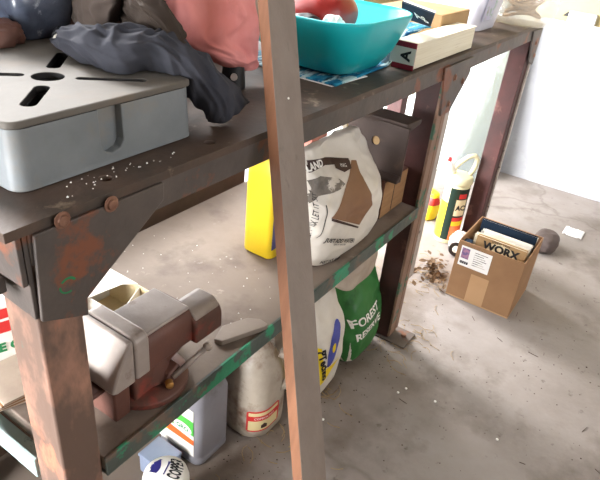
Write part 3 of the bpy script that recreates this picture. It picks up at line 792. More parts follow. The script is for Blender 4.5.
G().prism([(.1408, .026, .606), (.134, .026, .606), (.112, .026, .566), (.098, .026, .535), (.108, .026, .530), (.1408, .026, .530)], (0, .11, 0)).build('moving_jaw', 'visesteel', vi, bevel=.003)
G().box((.062, .05, .52), (.1075, .105, .529)).box((.062, .055, .5292), (.09, .10, .56)).build('slide', 'vise', vi, bevel=.004)
G().cyl((.02, .09, .545), (.0618, .09, .545), .012).build('screw', 'visesteel', vi, bevel=.001)
G().prism([(.108, .036, SZ), (.108, .036, .531), (.138, .036, .531), (.136, .036, SZ)], (0, .075, 0)).build('front_column', 'vise', vi, bevel=.003)
G().prism([(.144, .034, SZ + .014), (.144, .034, .535), (.262, .034, .535), (.245, .034, .522), (.215, .034, .512), (.20, .034, .49), (.195, .034, SZ + .014)], (0, .078, 0)).build('pedestal', 'vise', vi, bevel=.005, seg=3)
h0, h1 = V((.205, .018, .497)), V((.262, -.0, .530))
lv = G().tube([h0, h0.lerp(h1, .5), h1], .0045, 10).build('lock_lever', 'visesteel', vi, smooth=True)
G().lathe([(.004, 0), (.007, .002), (.007, .008), (.004, .011)], h1 - (h1 - h0).normalized() * .004, h1 - h0, 14).build('knob', 'visesteel', lv, smooth=True)
G().prism([(.188, .02, .48), (.20, .02, .505), (.222, .02, .512), (.228, .02, .497), (.212, .02, .478)], (0, .02, 0)).build('lock_lug', 'vise', vi, bevel=.003)
G().lathe([(.0065, 0), (.0065, .01), (.003, .012)], (.197, .019, .493), (-.5, -.8, 0), 12).build('lock_nut', 'brass', vi, bevel=.001)

# plate lying in front of the vise
pl_ = [at(214, 340, 2, SZ + .008), at(222, 345, 2, SZ + .002), at(266, 329, 2, SZ + .004), at(268, 324, 2, SZ + .010), at(260, 318, 2, SZ + .012), at(247, 317, 2, SZ + .012), at(222, 325, 2, SZ + .012)]
zt = SZ + .0105
pl_ = [V((p.x, p.y, SZ + .0004)) for p in pl_]
po = G().prism(pl_, (0, 0, .010)).build('steel_plate', 'plate', bevel=.0015); tag(po, 'flat rounded steel plate lying on the shelf beside the vise', 'plate')

# white carton
ct = thing('carton', (.27, .2, SZ), 'open white carton with red oval print behind the vise', 'box')
cx0, cx1, cy0, cy1, cz = .226, .307, .138, .288, .53
th = .0015
G().box((cx0, cy0, SZ), (cx1, cy1, SZ + .002)).build('bottom', 'creamcard', ct)
for n_, lo, hi, m_ in (('side_panel', (cx0, cy0, SZ + .002), (cx0 + th, cy1, cz), 'whitecard'), ('side_panel', (cx1 - th, cy0, SZ + .002), (cx1, cy1, cz), 'creamcard'),
                       ('end_panel', (cx0 + th, cy0, SZ + .002), (cx1 - th, cy0 + th, cz), 'whitecard'), ('end_panel', (cx0 + th, cy1 - th, SZ + .002), (cx1 - th, cy1, cz), 'whitecard')):
    G().box(lo, hi).build(n_, m_, ct)
G().prism([(.2245, .236, cz + .0003), (.288, .226, cz + .0003), (.307, .207, cz + .0003), (.307, .288, cz + .0003), (.2245, .288, cz + .0003)], (0, 0, .0015)).build('flap', 'whitecard', ct)
dv = G().prism([(cx0 + th, .165, SZ + .002), (cx1 - th, .20, SZ + .002), (cx1 - th, .20, cz - .003), (cx0 + th, .165, cz - .003)], (0, .0015, 0)).build('divider', 'whitecard', ct)
T = frame(((cx0 + cx1) / 2 + .004, .1835, cz - .02), (.078, .035, 0), (0, 0, 1))
patch(oval(.038, .014), T, 'redink', ct, 'oval_print', off=.0012)
G().box((cx0 + .004, cy0 + .004, SZ + .002), (cx1 - .004, cy0 + .03, SZ + .04)).build('inner_tray', 'cardboard', ct)

# left end of the shelf
rb = thing('red_box', (.11, .27, SZ), 'red and white printed box at the left end of the shelf', 'box')
Tb = Matrix.Translation((.115, .285, 0)) @ Matrix.Rotation(math.radians(-18), 4, 'Z')
G().box((-.055, -.04, SZ), (.055, .04, .585), Tb).build('box', 'whitecard', rb, bevel=.001)
for F, hw in ((Tb @ frame((-.0552, 0, .52), (0, -1, 0), (0, 0, 1)), .039), (Tb @ frame((0, -.0402, .52), (1, 0, 0), (0, 0, 1)), .054)):
    for z0, z1 in ((.562, .58), (.536, .557)):
        patch([(-hw, z0 - .52), (hw, z0 - .52), (hw, z1 - .52), (-hw, z1 - .52)], F, 'redink', rb, 'red_band')
    lettering('VE C', .022, F @ Matrix.Translation((-hw * .45, -.012, 0)), 'greenink', rb, bold=.0012)
bs = []
for k in range(5):
    z = SZ + .0005 + k * .0043
    T = Matrix.Translation((.085, .205, 0)) @ Matrix.Rotation(math.radians(-20 + 3 * k), 4, 'Z')
    o = G().box((-.06, -.045, z), (.055 + .003 * k, .03 + .004 * k, z + .004), T).build('brown_sheet', 'sheetbrown' if k % 2 else 'kraft')
    tag(o, 'brown card sheet in the low stack beside the near bench leg', 'sheet', 'brown sheets stacked on the shelf end')
tb = G().tube([(.035, .24, SZ + .009), (.07, .18, SZ + .009), (.10, .13, SZ + .009)], .0085, 14).build('black_hose', 'blackp', smooth=True); tag(tb, 'short black hose lying on the shelf behind the near leg', 'hose')

# yellow bottle
yb = thing('yellow_bottle', (.625, .19, SZ), 'tall bright yellow bottle standing behind the upright stick', 'bottle')
yc = (.644, .172)
G().rings([srect(w, d, SZ + z, yc, r) for w, d, z, r in ((.06, .07, 0, .012), (.068, .08, .004, .016), (.068, .08, .19, .016), (.066, .076, .215, .02), (.05, .055, .24, .02), (.032, .034, .252, .015), (.032, .034, .26, .015))]).build('body', 'yellow', yb, smooth=True)
G().lathe([(.02, 0), (.02, .024), (.017, .028)], (yc[0], yc[1], SZ + .261), seg=24).build('cap', 'yellow', yb, bevel=.001)
T = frame((yc[0], yc[1] - .0402, SZ + .09), (1, 0, 0), (0, 0, 1))
patch(rect(.066, .125), T, 'purple', yb, 'label', off=.0006)
patch(rect(.064, .02, 0, .025), T, 'redink', yb, 'red_band', off=.001)

# ------------------------------------------------------------------ bags
def bag(name, c, w, d, h, m, label, cat, seed, lean=(0, 0), rot=0, pinch=1.0, top=.25, amp=.008, nz=30, n=56, slump=0, parent=None, z0=0, yo=None):
    g = G(); R = []; ca, sa = math.cos(rot), math.sin(rot)
    for i in range(nz + 1):
        t = i / nz; z = h * t
        s = .93 + .07 * min(1, t * 8); bulge = 1 + .10 * math.sin(math.pi * min(1, t * 1.1))
        fl = 1 - smoothstep(.45, 1, t) * (1 - top)
        ring = []
        for j in range(n):
            a = 2 * math.pi * j / n; ex = .55
            x = math.copysign(abs(math.cos(a)) ** ex, math.cos(a)) * w / 2 * s * bulge * (1 - (1 - pinch) * t)
            y = math.copysign(abs(math.sin(a)) ** ex, math.sin(a)) * d / 2 * s * bulge * fl
            zz = z - slump * h * t * t * (x / w) 
            x += lean[0] * t * t; y += lean[1] * t * t
            p = V((c[0] + x * ca - y * sa, c[1] + x * sa + y * ca, c[2] + zz))
            nv = V((math.cos(a) * ca - math.sin(a) * sa, math.cos(a) * sa + math.sin(a) * ca, 0))
            p += nv * wrinkle(p, amp * (.35 + t), 13, seed)
            p.z = max(c[2], p.z + (wrinkle(p, amp * .6, 9, seed + 2) if t > .3 else 0))
            ring.append(p)
        R.append(ring)
    g.rings(R)
    o = g.build(name, m, parent, smooth=True, subd=1)
    return tag(o, label, cat)


# soil bag on the shelf: slumped, its empty top folded over to the right
sb = thing('compost_bag', (.75, .1, SZ), 'white and brown crumpled bag of mix slumped against the wooden block', 'bag')
bo = bag('body', (.786, .083, SZ + .0006), .285, .125, .240, 'bagwhite', None, None, 3, lean=(.012, .04), rot=.0, pinch=.8, top=.16, amp=.010, parent=sb, nz=44, n=80)
bv = world_bvh(bo)
vn = V((-.62, -.75, .18)).normalized()
def onbag(px_, bvh):
    p = at(px_[0], px_[1], 2, 0); dv = (p - CAM_C).normalized(); h = bvh.ray_cast(CAM_C, dv)
    return h[0] if h[0] is not None else bvh.find_nearest(CAM_C + dv * 1.3)[0]
def dec(px_): return frame(onbag(px_, bv), (1, .0, 0), (0, .12, 1))
def pxpatch(pts, m, name, parent=None, off=.001):
    mid = (sum(p[0] for p in pts) / len(pts), sum(p[1] for p in pts) / len(pts)); T_ = dec(mid); I_ = T_.inverted()
    return patch([tuple((I_ @ onbag(p, bv)).xy) for p in pts], T_, m, parent or sb, name, bv, off, 18)
def seen(px0, px1):
    a_, b_ = onbag(px0, bv), onbag(px1, bv)
    return frame((a_ + b_) / 2, b_ - a_, (0, .12, 1))
pxpatch([(303, 160), (325, 157), (348, 158), (350, 163), (325, 165), (303, 173)], 'bagdark', 'brown_band')
lettering('LAND', .019, seen((303, 168), (322, 162)), 'whiteink', sb, on=bv, bold=.0008, off=.003)
pxpatch([(333, 162), (340, 158), (349, 160), (351, 168), (344, 172), (335, 168)], 'bagdark', 'brown_oval', off=.0016)
lettering('MAG', .010, seen((336, 165), (349, 165)), 'whiteink', sb, on=bv, off=.003)
pxpatch([(304, 180), (320, 176), (338, 178), (345, 184), (335, 192), (318, 196), (304, 204)], 'baggrey', 'leaf_picture')
pxpatch([(331, 218), (345, 188), (351, 160), (356, 160), (364, 180), (372, 205), (375, 230)], 'bagbrown', 'brown_side')
pxpatch([(331, 218), (373, 232), (373, 235), (331, 221)], 'bagdark', 'dark_fold', off=.0018)
lettering('JUST ADD WATER!', .0135, seen((326, 240), (359, 243)), 'ink', sb, on=bv, off=.005, bold=.0004)
lettering('mixes in one step', .007, seen((326, 244), (357, 248)), 'ink', sb, on=bv, off=.002)
lettering('NET WT 40 LB', .0105, seen((318, 262), (340, 258)), 'ink', sb, on=bv, off=.005, bold=.0003)
T = frame(onbag((315, 218), bv), onbag((320, 204), bv) - onbag((309, 236), bv), (-.8, .1, .6))
lettering('NO MIX LET IT SIT', .0115, T, 'ink', sb, on=bv, off=.002)
pxpatch([(325, 205), (326, 205), (316, 238), (315, 238)], 'ink', 'dashed_line', off=.0016)

# wooden blocks and steel channel at the right end of the shelf
wb1 = thing('wooden_block', (1.03, .1, SZ), 'pale ended wooden block under the rusty steel channel', 'block')
G().box((.955, .045, SZ + .0004), (1.09, .2, .572)).build('block', 'blockside', wb1, bevel=.002)
patch([(-.066, -.05), (.066, -.05), (.066, .05), (-.066, .05)], frame((1.0225, .0448, .519), (1, 0, 0), (0, 0, 1)), 'blockend', wb1, 'end_grain')
G().box((1.016, .0438, .47), (1.0185, .0446, .57)).build('crack', 'dark', wb1)
sc_ = thing('steel_channel', (1.02, .1, .573), 'rusty brown steel channel with bolt hole lying on the wooden block', 'channel')
Tc = Matrix.Translation((.985, .10, .5735)) @ Matrix.Rotation(math.radians(-4), 4, 'Z')
web = G().box((-.006, -.085, .0), (.0, .085, .138), Tc).build('web', 'rusty', sc_, bevel=.0015)
boolean_cut(web, [G().cyl(Tc @ V((-.05, .0, .085)), Tc @ V((.05, .0, .085)), .0115)])
G().prism([Tc @ V(p) for p in ((0, -.085, .138), (-.018, -.085, .144), (-.018, -.085, .152), (.05, -.085, .152), (.05, -.085, .14), (0, -.085, .13))], (0, .17, 0)).build('flange', 'rusty', sc_, bevel=.002)
G().prism([Tc @ V(p) for p in ((-.006, -.085, .0), (-.022, -.085, .0), (-.022, -.085, .008), (-.006, -.085, .018))], (0, .17, 0)).build('flange', 'rusty', sc_, bevel=.002)
G().cyl(Tc @ V((-.003, 0, .085)), Tc @ V((.012, 0, .085)), .0113).build('plug', 'knob', sc_)
rw = G().box((1.01, .30, SZ), (1.09, .38, .70)).build('reddish_block', 'redwood', bevel=.003); tag(rw, 'reddish wooden post offcut standing behind the steel channel', 'block')

# ================================================================== on the floor under the bench
jc = thing('jerrycan', (.44, .2, 0), 'grey plastic jerrycan with green and orange label under the shelf rail', 'jerrycan')
jc_c = (.442, .20)
G().rings([srect(w, d, z, jc_c, r) for w, d, z, r in ((.10, .125, .001, .015), (.108, .133, .006, .02), (.108, .133, .02, .02), (.105, .130, .024, .02), (.108, .133, .028, .02), (.108, .133, .19, .02), (.10, .12, .215, .025), (.07, .085, .245, .025), (.045, .05, .255, .02))]).build('body', 'greyjug', jc, smooth=True)
G().lathe([(.022, 0), (.022, .028), (.018, .032)], (jc_c[0] - .01, jc_c[1], .2552), seg=24).build('cap', 'blackp', jc, bevel=.001)
G().tube([(.475, .155, .245), (.478, .16, .27), (.475, .20, .285), (.475, .245, .27), (.472, .25, .24)], .011, 12).build('handle', 'greyjug', jc, smooth=True)
T = frame((jc_c[0] - .0542, jc_c[1] + .003, .105), (0, -1, 0), (0, 0, 1))
lb = patch(rect(.11, .145), T, 'whitecard', jc, 'label', off=.0006)
patch([(-.055, -.005), (.055, -.005), (.055, .04), (-.055, .04)], T, 'limeink', lb, 'green_band', off=.001)
patch([(-.055, -.035), (.055, -.035), (.055, -.018), (-.055, -.008)], T, 'orangeink', lb, 'orange_band', off=.001)
patch([(-.055, -.035), (-.025, -.035), (-.04, .03), (-.055, .03)], T, 'yellowink', lb, 'yellow_corner', off=.0012)
patch(oval(.055, .032, .022, .005), T, 'whitecard', lb, 'oval_badge', off=.0014)
lettering('GRO', .017, T @ Matrix.Translation((.022, .005, 0)), 'greenink', lb, off=.0018, bold=.0006)

mj = thing('milky_jug', (.59, .11, 0), 'milky stained plastic jug with red and beige label', 'jug')
mc = (.592, .135)
G().rings([srect(w, d, z, mc, r, 8) for w, d, z, r in ((.12, .11, .001, .04), (.138, .128, .008, .05), (.14, .13, .03, .05), (.14, .13, .13, .05), (.13, .12, .17, .05), (.10, .09, .21, .04), (.06, .055, .245, .027), (.04, .04, .262, .019), (.04, .04, .275, .019))]).build('body', 'milkjug', mj, smooth=True)
G().tube([(.612, .085, .232), (.622, .062, .225), (.628, .052, .20), (.628, .052, .165), (.622, .066, .135), (.612, .082, .12)], .011, 12).build('handle', 'milkjug', mj, smooth=True)
G().lathe([(.022, 0), (.022, .016), (.019, .019)], (mc[0], mc[1], .2755), seg=24).build('cap', 'redp', mj, bevel=.001)
mbv = world_bvh([o for o in bpy.data.objects if o.parent == mj][0])
T = frame((.562, .085, .062), (.78, -.62, 0), (0, 0, 1))
lb = patch([(-.043, -.028), (-.038, -.033), (.038, -.033), (.043, -.028), (.043, .030), (.038, .035), (-.038, .035), (-.043, .030)], T, 'redink', mj, 'label', mbv, .0008)
patch(rect(.078, .058, 0, .001), T, 'beigelabel', lb, 'inner_panel', mbv, .0014)
patch(rect(.086, .016, 0, .012), T, 'redink', lb, 'red_band', mbv, .002)
lettering('COMPOUND', .009, T @ Matrix.Translation((0, .012, 0)), 'whiteink', lb, on=mbv, off=.0026)
patch([(-.008, -.022), (.008, -.022), (.008, -.012), (.0, -.006), (-.008, -.012)], T, 'bagdark', lb, 'small_picture', mbv, .002)

# white fertiliser bag and green bag
fb = thing('fertiliser_bag', (.80, .12, 0), 'white and yellow plastic bag with blue print under the shelf', 'bag')
bo = bag('body', (.797, .108, .0006), .17, .14, .36, 'bagwhite', None, None, 9, lean=(.0, .03), rot=.1, pinch=.85, top=.35, amp=.009, parent=fb)
bv = world_bvh(bo)
T = frame(onbag((330, 352), bv), (.93, -.36, 0), (0, .06, 1))
patch([(-.09, -.09), (-.03, -.10), (.055, -.055), (.02, -.055), (-.02, -.05), (-.035, .03), (-.09, .05)], T, 'yellowink', fb, 'yellow_band', bv, .001)
patch([(.02 + .026 * math.cos(t) + .016 * math.sin(t), .01 + .062 * math.sin(t)) for t in [6.2832 * k / 22 for k in range(22)]], T, 'blueink', fb, 'blue_picture', bv, .001)
patch(oval(.018, .028, .02, .0), T, 'yellowink', fb, 'yellow_spot', bv, .0016)
lettering('PTechno', .030, T @ Matrix.Translation((-.024, -.03, 0)) @ Matrix.Rotation(-1.35, 4, 'Z'), 'ink', fb, on=bv, off=.0024, bold=.0012)
gb = thing('green_bag', (.99, .1, 0), 'green printed bag standing on the floor beside the middle leg', 'bag')
bo = bag('body', (.992, .112, .0006), .175, .165, .30, 'baggreen', None, None, 14, lean=(.02, .03), rot=.0, pinch=.93, top=.5, amp=.010, parent=gb)
bv = world_bvh(bo)
T = frame(onbag((366, 325), bv), (1, 0, 0), (0, .08, 1))
lettering('FOREST', .036, T @ Matrix.Translation((.015, .02, 0)) @ Matrix.Rotation(.1, 4, 'Z'), 'whiteink', gb, on=bv, off=.002, bold=.0008)
lettering('RESERVE', .034, T @ Matrix.Translation((.028, -.026, 0)) @ Matrix.Rotation(.1, 4, 'Z'), 'whiteink', gb, on=bv, off=.002, bold=.0008)
patch([(-.08, -.14), (-.035, -.14), (-.055, -.09), (-.08, -.04)], T, 'bagwhite', gb, 'pale_corner', bv, .001)
kb = thing('kraft_bag', (.9, .1, .33), 'crumpled kraft paper bag wedged between green bag and shelf', 'bag')
bag('body', (.905, .082, .305), .16, .095, .115, 'kraft', None, None, 22, rot=.05, top=.75, amp=.014, parent=kb)
# small tub with navy label at the bottom edge, and the grey box by it
ctb = thing('white_tub', (.27, .12, 0), 'small white plastic tub with navy label at the frame bottom', 'tub')
tc = (.262, .105)
G().lathe([(.044, 0.0006), (.047, .003), (.047, .125), (.044, .138), (.034, .147), (.008, .15)], (tc[0], tc[1], 0), seg=40).build('body', 'white', ctb, smooth=True)
tv = world_bvh([o for o in bpy.data.objects if o.parent == ctb][0])
T = frame(onbag((168, 468), tv), (.9, .35, 0), (-.1, .25, 1))
patch(rect(.034, .007, 0, .007), T, 'purple', ctb, 'navy_band', tv, .001)
lettering('COPPER', .0125, T @ Matrix.Translation((.004, -.006, 0)), 'ink', ctb, on=tv, off=.0014, bold=.0005)
gb2 = thing('grey_carton', (.32, .2, 0), 'small blue grey box between white tub and jerrycan', 'box')
G().box((.305, .165, .0006), (.365, .235, .05)).build('box', 'bluegrey', gb2, bevel=.002)
G().box((.303, .163, .0504), (.367, .237, .058)).build('lid', 'bluegrey', gb2, bevel=.002)
# ================================================================== right hand side of the floor
cb = thing('cardboard_box', (1.577, -.15, 0), 'open cardboard box of books on the concrete floor', 'box')
bx0, bx1, by0, by1, bh, th = 1.463, 1.69, -.262, -.040, .221, .004
G().box((bx0, by0, .0006), (bx1, by1, .005)).build('bottom', 'cardin', cb)
for n_, lo, hi in (('side_panel', (bx0, by0, .005), (bx0 + th, by1, bh)), ('side_panel', (bx1 - th, by0, .005), (bx1, by1, bh)), ('end_panel', (bx0 + th, by0, .005), (bx1 - th, by0 + th, bh)), ('end_panel', (bx0 + th, by1 - th, .005), (bx1 - th, by1, bh))):
    G().box(lo, hi).build(n_, 'cardboard', cb, bevel=.001)
F = frame((bx0, (by0 + by1) / 2, bh / 2), (0, -1, 0), (0, 0, 1))      # u runs to the viewer's right on the near face
lb = patch(rect(.105, .075, -.045, .058), F, 'paper', cb, 'shipping_label', off=.0006)
patch(rect(.026, .040, -.08, .069), F, 'pinkink', lb, 'pink_stamp', off=.001)
for k in range(12):
    patch(rect(.0012 + .0010 * (k * 7 % 3), .010, -.092 + k * .0024, .034), F, 'ink', lb, 'bar_code', off=.001)
for k in range(7):
    patch(rect(.045 - .006 * (k * 5 % 3), .0024, -.028 - .003 * (k * 5 % 3), .084 - .008 * k), F, 'baggrey', lb, 'address_line', off=.001)
patch(rect(.062, .11, -.012, -.052), F, 'tape', cb, 'packing_tape', off=.0004)
# the books standing inside
def book(x, t_, y0, y1, z1, m, label, tilt=4):
    T = Matrix.Translation((x, 0, .0056)) @ Matrix.Rotation(math.radians(tilt), 4, 'Y')
    b = thing('book', (x, (y0 + y1) / 2, .0056), label, 'book', 'books in the cardboard box')
    G().box((0, y0, .002), (.0014, y1, z1), T).build('cover', m, b)
    G().box((t_ - .0014, y0, .002), (t_, y1, z1), T).build('cover', m, b)
    G().box((.0015, y0 + .002, .003), (t_ - .0015, y1 - .002, z1 - .004), T).build('pages', 'pages', b)
    return b, T
b0, T0 = book(1.485, .016, -.25, -.085, .236, 'tan', 'tan covered book with black lettering at the front of the box')
F0 = T0 @ frame((0, -.172, .213), (0, -1, 0), (0, 0, 1))
lettering('WORX', .037, F0 @ Matrix.Translation((-.002, -.004, 0)), 'ink', b0, bold=.0018)
lettering('SPEED TRIX', .012, F0 @ Matrix.Translation((-.006, .018, 0)), 'ink', b0)
cl = [(.05 * math.cos(a), .035 * math.sin(a)) for a in [math.pi * k / 14 for k in range(15)]]
patch(cl, F0 @ Matrix.Translation((-.002, -.018, -.0003)), 'creamcard', b0, 'pale_arch', off=.0006)
book(1.512, .018, -.25, -.07, .226, 'pages', 'thick cream book behind the tan lettered one')
book(1.542, .012, -.25, -.09, .234, 'whitecard', 'thin white book in the middle of the box')
book(1.566, .022, -.25, -.075, .218, 'greyblock', 'grey covered book behind the thin white one')
book(1.602, .014, -.25, -.06, .240, 'navyp', 'dark navy book standing tallest near the back of the box')
book(1.630, .016, -.25, -.07, .222, 'whitecard', 'white book standing at the back wall of the box')
p_ = G().rings([srect(.036, .026, z, (1.492, -.062), .006) for z in (.006, .20, .212)]).build('blue_can', 'navyp', smooth=False, bevel=.002); tag(p_, 'dark blue carton squeezed at the left end of the cardboard box', 'carton')

# spray jug
sj = thing('spray_jug', (1.838, .115, 0), 'yellow and green spray jug with cream pump handle behind the box', 'jug')
jx, jy = 1.838, .115; jr = .048
G().lathe([(jr - .004, .0006), (jr, .004), (jr, .245), (jr - .004, .262), (.03, .275)], (jx, jy, 0), seg=48).build('body', 'creamp', sj, smooth=True)
def cpatch(a0, a1, z0, z1, m, parent, name, off=.0006, n=14):
    P = [[(jx + (jr + off) * math.cos(a), jy + (jr + off) * math.sin(a), z) for z in (z0, z1)] for a in [math.radians(a0 + (a1 - a0) * k / n) for k in range(n + 1)]]
    return G().grid(P).build(name, m, parent, smooth=True)
cpatch(100, 170, .02, .18, 'yellowink', sj, 'yellow_strip')
lb = cpatch(170, 330, .02, .245, 'darkgreen', sj, 'label')
cpatch(206, 262, .13, .20, 'creamcard', lb, 'cream_panel', .001)
cpatch(206, 330, .02, .085, 'orangeink', lb, 'orange_band', .001)
cpatch(206, 330, .085, .105, 'yellowink', lb, 'yellow_band', .001)
cpatch(206, 270, .105, .122, 'redink', lb, 'red_band', .001)
cpatch(215, 255, .205, .225, 'redink', lb, 'red_mark', .001)
for k in range(6): cpatch(150, 167, .05 + .024 * k, .0535 + .024 * k, 'ink', sj, 'scale_mark', .001, 4)
a_ = math.radians(232); fr = frame((jx + (jr + .001) * math.cos(a_), jy + (jr + .001) * math.sin(a_), .165), (-math.sin(a_), math.cos(a_), 0), (0, 0, 1))
lettering('AC', .030, fr, 'ink', lb, off=.001, bold=.001)
G().lathe([(.05, .0), (.052, .004), (.052, .022), (.046, .03), (.02, .036)], (jx, jy, .258), seg=36).build('collar', 'creamp', sj, bevel=.001)
e1 = V((.62, -.78, 0))
hp = [V((jx, jy, .288)) - e1 * .03, V((jx, jy, .318)) - e1 * .028, V((jx, jy, .340)) - e1 * .01, V((jx, jy, .362)) + e1 * .015, V((jx, jy, .368)) + e1 * .04, V((jx, jy, .355)) + e1 * .052, V((jx, jy, .32)) + e1 * .05, V((jx, jy, .286)) + e1 * .036]
G().tube(hp, .0095, 10).build('pump_handle', 'creamp', sj, smooth=True)
nz_ = G().tube([V((jx, jy, .30)) - e1 * .03, V((jx, jy, .325)) - e1 * .05, V((jx, jy, .335)) - e1 * .06], .012, 10).build('nozzle', 'white', sj, smooth=True)
G().lathe([(.008, 0), (.009, .004), (.006, .016)], V((jx, jy, .342)) - e1 * .058, (0, 0, 1), 16).build('tip', 'redink', nz_, smooth=True)

pk = thing('feed_packet', (1.97, .27, 0), 'red and yellow printed packet standing behind the middle leg', 'packet')
bo = bag('body', (1.965, .265, .0006), .10, .07, .13, 'yellowink', None, None, 31, rot=1.1, top=.5, amp=.004, parent=pk)
pb = world_bvh(bo)
patch(rect(.09, .035, 0, .03), frame((1.935, .245, .065), (.5, -.86, 0), (0, 0, 1)), 'redink', pk, 'red_band', pb, .001)
tr = thing('tape_roll', (1.74, .06, 0), 'black tape roll propped against the cardboard box', 'tape')
ax = V((-.8, -.45, .35)).normalized(); c0 = V((1.735, .035, .028))
G().lathe([(.014, -.009), (.027, -.009), (.027, .009), (.014, .009), (.014, -.009)], c0, ax, 28, cap=False).build('roll', 'blackp', tr)
G().lathe([(.010, -.0095), (.0138, -.0095), (.0138, .0095), (.010, .0095), (.010, -.0095)], c0, ax, 28, cap=False).build('core', 'whitecard', tr)
blob('plastic_wrap', 'white', (1.80, .03, .03), (.04, .045, .032), .016, 24, 12, 'crumpled white plastic wrap behind the black tape roll', 'plastic wrap', floor=.0006)
blob('grey_lump', 'stone', (2.06, -.235, .032), (.075, .045, .036), .006, 12, 4, 'grey brown lump of stone behind the cardboard box', 'stone', floor=.0006)
g = G(); P = []
for i in range(9):
    P.append([(2.245 + .011 * i, -.345 + .010 * j, .004 + .010 * abs(noise.noise(V((i * .5, j * .5, 3))))) for j in range(9)])
tag(G().grid(P).build('paper_scrap', 'paper', solid=.0006, smooth=True), 'crumpled white paper scrap on the bright floor', 'paper')

# white board panel against the right wall, grey block on its top edge
pn = G().prism([(2.735, -1.3, .0006), (2.76, -1.3, .0006), (2.855, -1.3, .765), (2.83, -1.3, .7675)], (0, 1.505, 0)).build('board_panel', 'board', bevel=.002); tag(pn, 'large mottled white board panel leaning against the right wall', 'panel')
gk = thing('grey_block', (2.842, .03, .77), 'grey block resting on the top edge of the white panel', 'block')
G().box((2.8325, -.038, .7685), (2.8585, .085, .815)).build('body', 'greyblock', gk, bevel=.002)
G().prism([(2.834, .085, .79), (2.834, .11, .79), (2.834, .085, .815)], (.015, 0, 0)).build('dark_corner', 'dark', gk)
for k, (y0, y1, xo, hgt, lab) in enumerate(((.215, .62, 0, .78, 'pale green glass pane leaning nearest the far bench leg'), (.37, .86, .03, .86, 'larger pale green glass pane leaning behind the other one'))):
    gp = thing('glass_pane', (2.55 + xo, (y0 + y1) / 2, 0), lab, 'glass pane', 'glass panes leaning by the doorway')
    sl = (2.852 - 2.53 - .0) / .86
    q0 = V((2.50 + xo, y0, .0006)); q1 = V((2.50 + xo + .30 * hgt / .86 , y0, hgt))
    G().prism([q0, q0 + V((.006, 0, 0)), q1 + V((.006, 0, 0)), q1], (0, y1 - y0, 0)).build('pane', 'glass', gp)
    G().prism([q0 + V((0, -.0012, 0)), q0 + V((.006, -.0012, 0)), q1 + V((.006, -.0012, 0)), q1 + V((0, -.0012, 0))], (0, .001, 0)).build('edge', 'glassedge', gp)

# ------------------------------------------------------------------ litter
def leaf_heap(name, m, n, cx_, cy_, sx, sy, size, seed, label, cat):
    rnd = random.Random(seed); g = G()
    for k in range(n):
        x, y = rnd.gauss(cx_, sx), rnd.gauss(cy_, sy); s = size * rnd.uniform(.5, 1.2); z = .004 + rnd.random() * .02
        R_ = Matrix.Translation((x, y, z)) @ Matrix.Rotation(rnd.uniform(0, 6.3), 4, 'Z') @ Matrix.Rotation(rnd.uniform(-.6, .6), 4, 'X') @ Matrix.Rotation(rnd.uniform(-.6, .6), 4, 'Y')
        P = []
        for i in range(6):
            u = i / 5; w_ = s * .32 * math.sin(math.pi * min(.97, u + .03)) + .0004
            P.append([R_ @ V((s * (u - .5), w_ * v, .35 * w_ * abs(v) + .25 * s * (u - .5) ** 2)) for v in (-1, -.5, 0, .5, 1)])
        for r in P:
            for p in r: p.z = max(p.z, .0008)
        g.grid(P)
    return tag(g.build(name, m, solid=.0004, smooth=True), label, cat, kind='stuff')


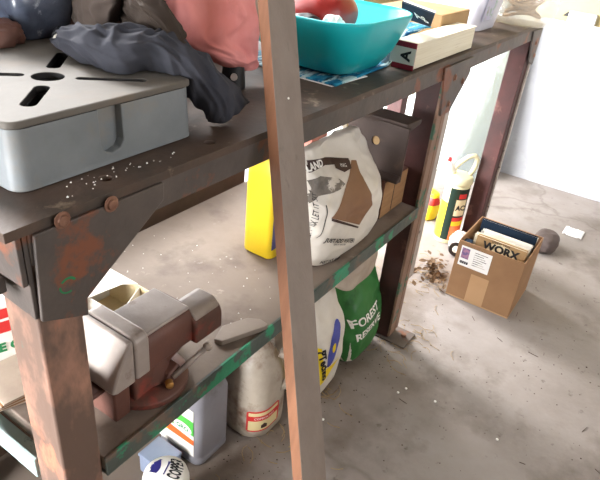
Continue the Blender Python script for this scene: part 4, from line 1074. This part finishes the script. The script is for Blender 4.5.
leaf_heap('dry_leaves', 'leafm', 80, 1.54, .045, .055, .035, .026, 5, 'dry brown leaves drifted between middle leg and cardboard box', 'leaves')
rnd = random.Random(3); g = G()
for k in range(130):
    zone = k % 3
    x, y = ((rnd.gauss(1.13, .06), rnd.gauss(-.03, .05)), (rnd.gauss(.62, .14), rnd.gauss(.02, .05)), (rnd.gauss(1.5, .1), rnd.gauss(.05, .06)))[zone]
    l_ = rnd.uniform(.02, .06); a = rnd.uniform(0, 6.3); pts = [V((x + l_ * u * math.cos(a + .8 * u), y + l_ * u * math.sin(a + .8 * u), .0012 + .004 * math.sin(3.1 * u))) for u in (0, .3, .6, 1)]
    g.tube(pts, .0007, 4)
tag(g.build('straw_litter', 'straw'), 'loose straw scattered along the bench feet', 'straw', kind='stuff')
g = G()
for k in range(620):
    if k % 2: x, y = rnd.uniform(.1, 1.2), rnd.gauss(.06, .10)
    else: x, y = rnd.uniform(.4, 1.9), rnd.uniform(-.75, .1)
    s = rnd.uniform(.0006, .0022) * (1.4 if k % 17 == 0 else 1)
    g.add([(x - s, y, .0004), (x, y - s * 1.3, .0004), (x + s * 1.6, y, .0004), (x, y + s, .0004), (x, y, .0004 + s)], [(0, 1, 4), (1, 2, 4), (2, 3, 4), (3, 0, 4)])
for k in range(12):
    x, y = rnd.uniform(.7, 1.5), rnd.uniform(-.65, -.1); l_ = rnd.uniform(.01, .04); a = rnd.uniform(0, 6.3)
    g.tube([(x, y, .0012), (x + l_ * math.cos(a), y + l_ * math.sin(a), .0016)], .0008, 4)
tag(g.build('dirt_litter', 'dirt'), 'dark dirt crumbs scattered over the concrete floor', 'dirt', kind='stuff')
for x, y in ((323, 420), (398, 393), (406, 389), (435, 402), (497, 440)):
    p = at(x, y, 2, 0); o = G().lathe([(.0015, 0), (.0034, .0012), (.0034, .003), (.0015, .0045)], (p.x, p.y, .0004), seg=12).build('white_pellet', 'pellet', smooth=True)
    tag(o, 'tiny white pellet lying on the grey concrete floor', 'pellet', 'white pellets on the floor')
g = G()
for k in range(70):
    x, y = (rnd.uniform(.06, .25), rnd.gauss(.028, .01)) if k % 2 else (rnd.uniform(.36, .58), rnd.uniform(.05, .4))
    s = rnd.uniform(.0006, .0016); z = .8602 if k % 2 else .4652
    g.add([(x - s, y, z), (x, y - s, z), (x + s, y, z), (x, y + s, z), (x, y, z + s)], [(0, 1, 4), (1, 2, 4), (2, 3, 4), (3, 0, 4)])
tag(g.build('crumb_litter', 'paper'), 'pale crumbs of grit on the bench top and shelf', 'crumbs', kind='stuff')
